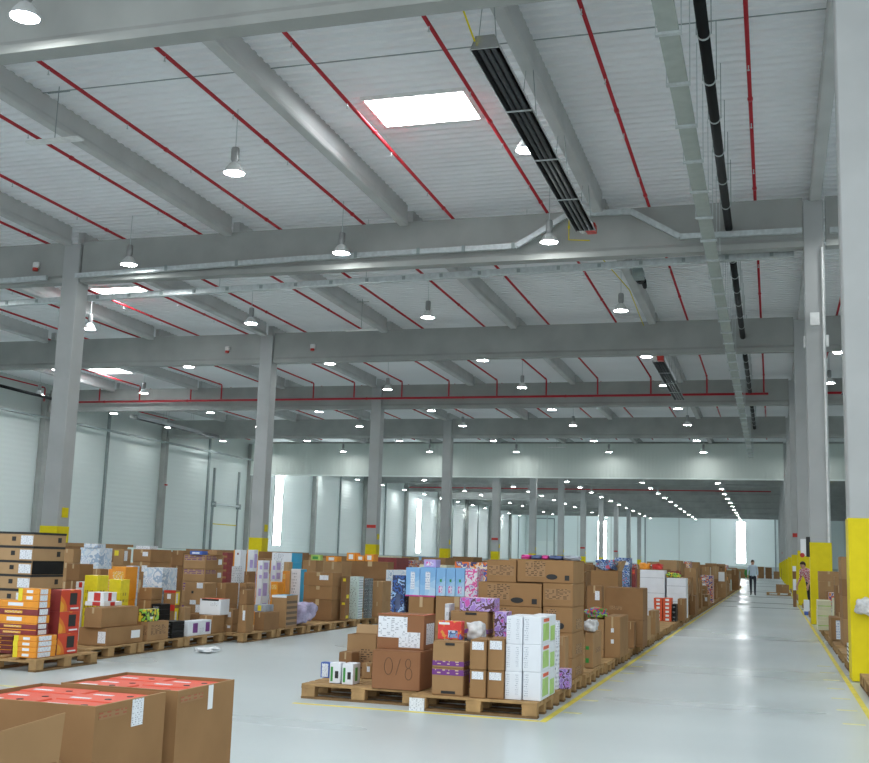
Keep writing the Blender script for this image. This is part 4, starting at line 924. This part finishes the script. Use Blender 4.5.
# ------------------------------------------------------------------ pallets under the piles
pallet(-4.5,-3.3,10.45,11.25,'front left pallet with the hand-numbered carton on it','near pallets')
pp=pallet(-3.27,-2.07,10.2,11.0,'front right pallet carrying the white boxes','near pallets')
obj('pallet_label',MB().box(-.615,-.47,-.415,-.4,.0,.115),'label',pp)['label']='white paper label on the block'
k=0; y=11.22
while y<29.2:
    pallet(-3.27,-2.07-.03*(k%2),y,y+.8,'pallet on the aisle edge of the middle block, %s behind the front'%nth(k),'middle block pallets',parts=y<24); y+=.86; k+=1
k=0; y=11.32
while y<14.8:
    pallet(-4.53,-3.33,y,y+.8,'pallet on the left edge of the middle block, %s behind the front'%nth(k),'middle block pallets',parts=True); y+=.86; k+=1
ys=[10.95,12.3,13.55,14.8]
yk=0
for y in ys+[16.1+1.26*i for i in range(7)]:
    e=-7.96 if y<12 or y>16 else -8.25
    w=1.16 if yk==0 else .8
    pallet(e-w,e,y,y+1.2,'pallet along the aisle edge of the left block, %s from the camera'%nth(yk),'left block pallets',parts=True); yk+=1
# ------------------------------------------------------------------ further piles
PAL=['c1','c2','c3','c4','c1s','c2s','c3s','linec','c2l','bluwht','white','orblue','bluepk','mint','orangec','cream','lblue','darkred','c1k']
WT=[5,5,5,4,2,2,2,1,2,1,1,1,1,1,.6,.6,.6,.6,1]
OCC=[(u[3][0],u[3][1],u[3][2],u[3][3]) for u in UNITS]
def free(x0,x1,y0,y1):
    for a,b,c,d in OCC:
        if x0<b+.01 and x1>a-.01 and y0<d+.01 and y1>c-.01: return False
    return True
rnd=random.Random(5)
def pile(x0,x1,y0,y1,zb,ht,where,near=True,nmax=4,hmin=.28):
    global PN
    if not free(x0,x1,y0,y1): return
    OCC.append((x0,x1,y0,y1))
    n=max(1,min(nmax,int(ht/rnd.uniform(hmin,hmin+.2)))); cuts=[zb]
    ws=[rnd.uniform(.7,1.3) for _ in range(n)]; s=sum(ws)
    for q in ws: cuts.append(cuts[-1]+q/s*(ht))
    sts=[rnd.choices(PAL,WT)[0] for _ in range(n)]; ab=[(rnd.uniform(0,.05),rnd.uniform(0,.04)) for _ in range(n)]
    PN+=1; lo=KEEP.get(PN,0) if KEEP else 0      # lowest tier the photo shows; hidden ones below are taken as one with it
    if lo is None: return
    if KEEP and PN not in KEEP: return
    for i in range(lo,n):
        st=sts[i]; a,b=ab[i]
        o=make_box(st,x0+a,x1-b,y0+a*.6,y1-b,zb if i==lo else cuts[i],cuts[i+1],'%s, %s%s'%(ST[st][2],tier(i-lo,n-lo),where),near); o['_p']=PN*10+i
PN=0
KEEP={1:0,2:1,4:0,5:0,6:2,8:0,9:0,10:2,11:0,12:0,13:1,14:1,15:0,16:0,18:1,20:0,21:1,23:0,24:1,25:0,26:0,27:1,28:2,29:0,30:2,31:0,32:0,34:2,37:1,38:0,39:0,40:1,41:0,42:0,43:2,44:0,45:0,47:0,48:1,49:2,50:2,52:1,55:2,56:2,57:2,58:2,61:1,63:2,64:1,67:2,68:1,69:0,71:0,72:0,74:2,77:2,83:2,85:0,87:2,99:2,102:2,103:2,105:2,107:2,120:0,122:2,135:2,136:2,144:2,145:2,150:1,151:2,152:2,154:1,155:2,156:2,158:2,159:2,160:0,162:1,163:2,164:1,166:1,168:1,172:1,174:1,175:2,178:1,182:2,185:2,186:2,189:2,197:1,198:1,201:1,204:1,208:1,209:1,210:1,213:1,217:1,221:1,226:0,227:0,228:0,229:0,230:0,235:1,236:0,238:1}
# aisle edge of the middle block, towards the far end
k=0; y=29.35
while y<79:
    dy=1.2
    pallet(-3.27,-2.07,y,y+.8 if False else y+1.2,'far pallet on the aisle edge of the middle block, %s in line'%nth(k),'far aisle pallets',parts=False)
    h=rnd.uniform(.45,.95) if y<60 else rnd.uniform(.8,1.2)
    pile(-2.66,-2.1,y+.03,y+.62,.146,h*rnd.uniform(.6,1),'front of far aisle pallet %s'%nth(k),y<45,3)
    pile(-2.66,-2.1,y+.65,y+1.18,.146,h,'rear of far aisle pallet %s'%nth(k),y<45,3)
    pile(-3.25,-2.7,y+.05,y+1.15,.146,rnd.uniform(1.0,1.4),'inside of far aisle pallet %s'%nth(k),False,3)
    y+=1.3+(.35 if k%4==3 else 0)*1.0+(y-29)*.012; k+=1
# inside of the middle block
k=0; y=15.9
while y<50:
    pile(-4.5,-3.95,y,y+.7,0,rnd.uniform(1.0,1.38),'inner left pile %s of the middle block'%nth(k),y<22,3)
    pile(-3.9,-3.32,y,y+.7,0,rnd.uniform(1.05,1.45),'inner right pile %s of the middle block'%nth(k),y<22,3)
    y+=.8+(y-14)*.045; k+=1
# left block beyond the parcel tower, and rows behind it
k=0; y=25.0
while y<75:
    pile(-8.75,-8.0,y,y+1.0,0,rnd.uniform(1.05,1.42),'aisle pile %s of the far left block'%nth(k),y<35,3)
    y+=1.25+(y-24)*.03; k+=1
k=0; y=17
while y<62:
    d=min(1.6,1.0+(y-17)*.02)
    for q,xx in enumerate((-14.2,-13.1)):
        pile(xx,xx+1.0,y,y+d,0,rnd.uniform(1.05,1.46),'%s pile %s before the left columns'%(('left','right')[q],nth(k)),y<30,3)
    y+=d+.3+(y-17)*.012; k+=1
k=0; y=22
while y<72:
    d=1.8
    pile(-20.6,-19.2,y,y+d,0,rnd.uniform(1.2,1.5),'long row pile %s beside the left columns'%nth(k),False,2,.5)
    y+=d+.5+(y-22)*.02; k+=1
for k in range(14):
    x=-30+2.1*k
    if k==13: continue
    pile(x,x+1.5,143,144.2,0,rnd.uniform(1.0,1.7),'pile %s against the far wall'%nth(k),False,2,.6)
for k in range(4):
    x=-1.9+.95*k; pile(x,x+.8,147,148,0,rnd.uniform(.9,1.5),'pile %s across the aisle end'%nth(k),False,2,.6)
# right-hand row
rk=0
for a,b in((16.9,29.3),(32.2,44.3),(47.3,59.3),(62.3,74)):
    y=a
    while y<b-1.2:
        pallet(1.0,1.8,y,y+1.2,'pallet along the right-hand row, %s from the camera'%nth(rk),'right row pallets',parts=y<24)
        pile(1.16,1.74,y+.06,y+.58,.146,rnd.uniform(.5,1.2),'right row pallet %s, front'%nth(rk),y<30,3)
        pile(1.16,1.74,y+.62,y+1.15,.146,rnd.uniform(.7,1.3),'right row pallet %s, rear'%nth(rk),y<30,3)
        y+=1.75 if y<30 else 2.6; rk+=1
pallet(1.02,1.82,13.2,14.4,'empty worn pallet at the right edge before the first column','right row pallets',parts=True)
pallet(1.02,1.82,14.45,15.25,'pallet just before the first right column','right row pallets',parts=True)
pallet(-.35,.85,60.4,61.4,'low pallet standing out into the aisle past the columns','right row pallets',parts=False)
# ------------------------------------------------------------------ foreground cartons filled with red boxes
def fg(x0,x1,y0,y1,z0,z1,label,which):
    w,d,h=x1-x0,y1-y0,z1-z0
    o=obj('open_carton',box_mesh(w,d,h,'open'),'card_a',None,((x0+x1)/2,(y0+y1)/2,z0)); tag(o,label,'carton','foreground cartons')
    sleeve(o,'white_sticker','R',.5 if which==0 else .52,.80 if which==0 else .80,.66 if which==0 else .60,.995,'label' if which==0 else 'paper',w,d,h)
    sleeve(o,'red_print','R',.05,.90,.42,.95,'print_red',w,d,h)
    sleeve(o,'wall_edge','T',0,0,1,.012,'card_d',w,d,h); sleeve(o,'wall_edge','T',.988,.012,1,1,'card_d',w,d,h)
    return o
printed('print_red', (.315,.178,.080), (.36,.10,.05), 2, .8, .5)
def filled(x0,x1,y0,y1,z0,z1,name):
    n=0
    cols,rows=2,3; wx=(x1-x0-.03)/cols; wy=(y1-y0-.03)/rows
    for i in range(cols):
        for j in range(rows):
            a=x0+.015+i*wx; b=y0+.015+j*wy; hh=.12
            zz=z1-.003-.004*((i*7+j*5)%3)
            o=obj('shoe_box',MB().box(-wx/2+.004,wx/2-.004,-wy/2+.004,wy/2-.004,0,zz-z0-.012,.004),'shoe_red',None,(a+wx/2,b+wy/2,z0+.0075)); 
            tag(o,'red shoe box in the %s foreground carton, %s column, %s row'%(name,('left','right')[i],ORD[j]),'shoe box','red shoe boxes in the foreground cartons')
            h=zz-z0-.012
            obj('black_dot',MB().lathe([(0,h+.002),(.016,h+.002),(.016,h),(0,h)],12,wx*.2,-wy*.1,0),'ink',o)
            obj('pale_print',MB().box(-wx*.35,-wx*.05,-wy*.25,-wy*.1,h,h+.0015),'print_white',o)
pallet(-3.75,-2.55,4.15,4.95,'wooden pallet under the foreground cartons','near pallets',parts=True)
pallet(-3.75,-2.55,4.98,5.78,'wooden pallet under the rear foreground carton','near pallets',parts=True)
pallet(-3.75,-2.55,3.32,4.12,'wooden pallet under the open flap carton','near pallets',parts=True)
fg(-3.47,-2.775,4.25,4.83,.146,.75,'large brown carton full of red shoe boxes, front of two in the foreground',0); filled(-3.47,-2.775,4.25,4.83,.146,.75,'front')
o=fg(-3.40,-2.745,4.89,5.48,.146,.75,'large brown carton full of red shoe boxes, rear of two in the foreground',1); filled(-3.40,-2.745,4.89,5.48,.146,.75,'rear')
# third carton cut by the frame: one raised flap
w,d,h=.62,.62,.42
o=obj('open_carton',box_mesh(w,d,h,'open'),'card_c',None,(-3.08,3.72,.146)); tag(o,'brown carton with one raised flap at the lower left corner','carton','foreground cartons')
m=MB(); a=Vector((w/2-.62,d/2-.30,h)); 
m.add([(w/2-.04,d/2-.46,h-.02),(w/2,d/2-.02,h-.02),(w/2+.015,d/2-.02,h+.19),(w/2-.025,d/2-.46,h+.155),(w/2-.046,d/2-.46,h-.02),(w/2-.006,d/2-.02,h-.02),(w/2+.009,d/2-.02,h+.19),(w/2-.031,d/2-.46,h+.155)],[(0,1,2,3),(7,6,5,4),(0,4,5,1),(1,5,6,2),(2,6,7,3),(3,7,4,0)]); obj('flap',m,'card_b',o)
# ------------------------------------------------------------------ floor markings
def line(x0,x1,y0,y1,label,mt='yellow_line'):
    o=obj('floor_line',MB().box(x0,x1,y0,y1,.0002,.003),mt); tag(o,label,'floor line','yellow floor lines')
line(-2.02,-1.96,10.06,80,'long yellow floor line along the aisle edge of the middle block')
line(-4.42,-2.03,10.06,10.12,'yellow floor line across the front of the near pallets')
line(.86,.92,6,80,'long yellow floor line along the right-hand columns')
line(-8.0,-7.0,9.42,9.49,'short worn yellow floor line before the left pallets, nearer one','yellow_worn')
line(-8.9,-7.3,9.75,9.82,'short worn yellow floor line before the left pallets, farther one','yellow_worn')
for i in range(8):
    y=10.75+1.04*i; line(-1.93,-1.76,y,y+.08,'short yellow floor dash by the near pallets, %s from the front'%nth(i),'yellow_worn')
for i in range(7):
    y=11.35+1.07*i; line(.60,.80,y,y+.07,'short yellow floor dash by the right columns, %s from the front'%nth(i),'yellow_worn')
# ------------------------------------------------------------------ small sign on a right-hand column
sg=thing('wall_sign','small black and white sign board projecting from the second right column','sign',(.93,by(1)-.16,1.74))
obj('board',MB().box(-.24,-.10,-.03,.01,0,.44,.01),'paper',sg); obj('black_half',MB().box(-.10,.005,-.035,.015,-.02,.5,.01),'ink',sg); obj('red_knob',MB().tube([(-.2,-.03,.02),(-.2,-.07,.02)],.06,12),'red',sg)
# ------------------------------------------------------------------ people
def person(name,loc,rz,joints,edges,radii,mats,label,hair=True,scale=1.0):
    me=bpy.data.meshes.new('person'); me.from_pydata([joints[k] for k in joints],[],[]); 
    keys=list(joints); me=bpy.data.meshes.new('person'); me.from_pydata([joints[k] for k in keys],[(keys.index(a),keys.index(b)) for a,b in edges],[])
    o=bpy.data.objects.new('tmp_figure',me); COL.objects.link(o)
    sk=o.modifiers.new('s','SKIN'); sk.use_smooth_shade=True
    for i,k in enumerate(keys):
        r=radii[k]; d=me.skin_vertices[0].data[i]; d.radius=(r if isinstance(r,tuple) else (r,r)); d.use_root=(k=='pelvis')
    sb=o.modifiers.new('b','SUBSURF'); sb.levels=2; sb.render_levels=2
    dg=bpy.context.evaluated_depsgraph_get(); me2=bpy.data.meshes.new_from_object(o.evaluated_get(dg)); bpy.data.objects.remove(o)
    me2.name='person'
    for mt in mats: me2.materials.append(MATS[mt])
    for p in me2.polygons: p.use_smooth=True
    o=bpy.data.objects.new('person',me2); COL.objects.link(o); o.location=loc; o.rotation_euler=(0,0,rz); o.scale=(scale,)*3
    tag(o,label,'person'); return o
def figure(loc,rz,mats,label,lean=0.,stride=.22,arms=((.0,.12),(.05,-.12))):
    J={}
    def L(x,y,z): # lean forward (towards -Y) above the hips
        if z>.95: 
            dz=z-.95; return (x,y-math.sin(lean)*dz,.95+math.cos(lean)*dz)
        return (x,y,z)
    J['pelvis']=(0,0,.95); J['belly']=L(0,0,1.12); J['chest']=L(0,0,1.32); J['collar']=L(0,.0,1.46); J['neck']=L(0,-.01,1.53); J['head']=L(0,-.02,1.62); J['crown']=L(0,-.01,1.71)
    E=[('pelvis','belly'),('belly','chest'),('chest','collar'),('collar','neck'),('neck','head'),('head','crown')]
    R_={'pelvis':(.155,.115),'belly':(.15,.11),'chest':(.175,.12),'collar':(.12,.085),'neck':(.055,.055),'head':(.078,.095),'crown':(.055,.07)}
    for s,n in((-1,'l'),(1,'r')):
        f=stride*s
        J['hip'+n]=(s*.10,0,.88); J['knee'+n]=(s*.10,-.04-f*.5,.49); J['ankle'+n]=(s*.10,-f*.9+.03,.09); J['toe'+n]=(s*.115,-f*.9-.14,.035)
        E+=[('pelvis','hip'+n),('hip'+n,'knee'+n),('knee'+n,'ankle'+n),('ankle'+n,'toe'+n)]
        R_.update({'hip'+n:.095,'knee'+n:.06,'ankle'+n:.045,'toe'+n:.035})
        a=arms[0] if s<0 else arms[1]
        J['sho'+n]=L(s*.19,0,1.43); J['elb'+n]=L(s*.235,a[0],1.16); e=J['elb'+n]; J['wri'+n]=(e[0]+s*.0,e[1]-.08+a[1]*-.5,e[2]-.24); w_=J['wri'+n]; J['palm'+n]=(w_[0],w_[1]-.02,w_[2]-.08)
        E+=[('collar','sho'+n),('sho'+n,'elb'+n),('elb'+n,'wri'+n),('wri'+n,'palm'+n)]
        R_.update({'sho'+n:.062,'elb'+n:.043,'wri'+n:.03,'palm'+n:(.022,.035)})
        p=J['palm'+n]
        for q,(dy,ln) in enumerate(((-.03,.065),(-.01,.075),(.01,.07),(.03,.055))):
            J['f%d'%q+n]=(p[0],p[1]+dy,p[2]-.03); J['g%d'%q+n]=(p[0]-s*.012,p[1]+dy*1.1,p[2]-.03-ln)
            E+=[('palm'+n,'f%d'%q+n),('f%d'%q+n,'g%d'%q+n)]; R_['f%d'%q+n]=.0095; R_['g%d'%q+n]=.008
        J['t'+n]=(p[0]-s*.01,p[1]-.055,p[2]-.01); E.append(('wri'+n,'t'+n)); R_['t'+n]=.01
    o=person('person',loc,rz,J,E,R_,mats,label)
    me=o.data; hz=J['wril'][2]
    for p in me.polygons:
        c=p.center
        k=0
        if c.z>J['neck'][2]-.01 and abs(c.x)<.16: k=2
        elif c.z<.085: k=3
        elif c.z<.97 and abs(c.x)<.2 and (abs(c.x)<.19 or c.z<.6): k=1
        if abs(c.x)>.205 and c.z<1.0: k=2
        p.material_index=k
    # hair, face
    h=Vector(J['head']); hm=bmesh.new(); bmesh.ops.create_uvsphere(hm,u_segments=16,v_segments=10,radius=1)
    for v in hm.verts:
        v.co=Vector((v.co.x*.087,v.co.y*.106+.012,v.co.z*.105+.045))
        if v.co.z<.03 and v.co.y<.02: v.co.z=.06; v.co.y=max(v.co.y,-.07)
    me_h=bpy.data.meshes.new('hair'); hm.to_mesh(me_h); hm.free(); obj('hair',me_h,'hair',o,h,True)
    for s in(-1,1):
        obj('eye',MB().lathe([(0,-.009),(.008,-.004),(.009,0),(.008,.004),(0,.009)],8,h.x+s*.03,h.y-.094,h.z+.012),'ink',o)
        obj('ear',MB().box(h.x+s*.078-.008,h.x+s*.078+.008,h.y-.02,h.y+.02,h.z-.03,h.z+.03,.006),'skin',o)
    obj('nose',MB().tube([(h.x,h.y-.09,h.z+.01),(h.x,h.y-.112,h.z-.022)],[.008,.014],6),'skin',o)
    obj('mouth',MB().box(h.x-.022,h.x+.022,h.y-.096,h.y-.088,h.z-.052,h.z-.044),'dark_red',o)
    return o
figure((-.99,58.7,0),.0,['shirt','jeans','skin','shoe_black'],'person in light blue shirt and dark trousers walking down the aisle')
figure((1.2,39.3,0),-.75,['plaid','jeans','skin','shoe_black'],'person in red and white top leaning over boxes behind the second right column',lean=.6,stride=.08,arms=((-.1,.2),(-.12,.2)))
# ------------------------------------------------------------------ light
w=bpy.data.worlds.new('World'); SC.world=w; w.use_nodes=True
bg=w.node_tree.nodes['Background']; bg.inputs[0].default_value=(.92,.97,1,1); bg.inputs[1].default_value=WORLD
# bare lights out of frame, carrying on the lamp grid, added for even light
for x in(-19.7,-12.25,-5.0,2.6,10):
    for y in(-4,2.5,8.5):
        if y>8 and x<-18: continue
        L=bpy.data.lights.new('added_hall_light','AREA'); L.shape='DISK'; L.size=.5; L.energy=FILLW; L.color=(.96,.99,1)
        o=bpy.data.objects.new('added_hall_light',L); COL.objects.link(o); o.location=(x,y,10.9)
for y in(16,23,30.1,37.6,45,53,60,68,75):  # more added lights without fixtures, along the right-hand aisle
    L=bpy.data.lights.new('added_hall_light','AREA'); L.shape='DISK'; L.size=.5; L.energy=FILLW; L.color=(.96,.99,1)
    o=bpy.data.objects.new('added_hall_light',L); COL.objects.link(o); o.location=(10.2,y,10.0)
# ------------------------------------------------------------------ camera
cd=bpy.data.cameras.new('Camera'); cam=bpy.data.objects.new('Camera',cd); COL.objects.link(cam)
cd.sensor_fit='HORIZONTAL'; cd.sensor_width=36; cd.lens=1104.694*36/869; cd.clip_end=400; cd.clip_start=.05
r=Vector((0.95670633,0.28939747,0.03101782)); dn=Vector((-0.01600627,0.15872249,-0.98719348)); f=Vector((-0.29061452,0.94395777,0.15648298))
cam.matrix_world=Matrix(((r.x,-dn.x,-f.x,0),(r.y,-dn.y,-f.y,0),(r.z,-dn.z,-f.z,1.427),(0,0,0,1)))
SC.camera=cam
vs=SC.view_settings; vs.view_transform='Standard'; vs.look='None'; vs.exposure=EXPO; vs.gamma=1; vs.use_curve_mapping=False
SC.cycles.use_denoising=True; SC.cycles.max_bounces=12; SC.cycles.diffuse_bounces=9; SC.cycles.sample_clamp_indirect=8; SC.cycles.caustics_reflective=False; SC.cycles.caustics_refractive=False
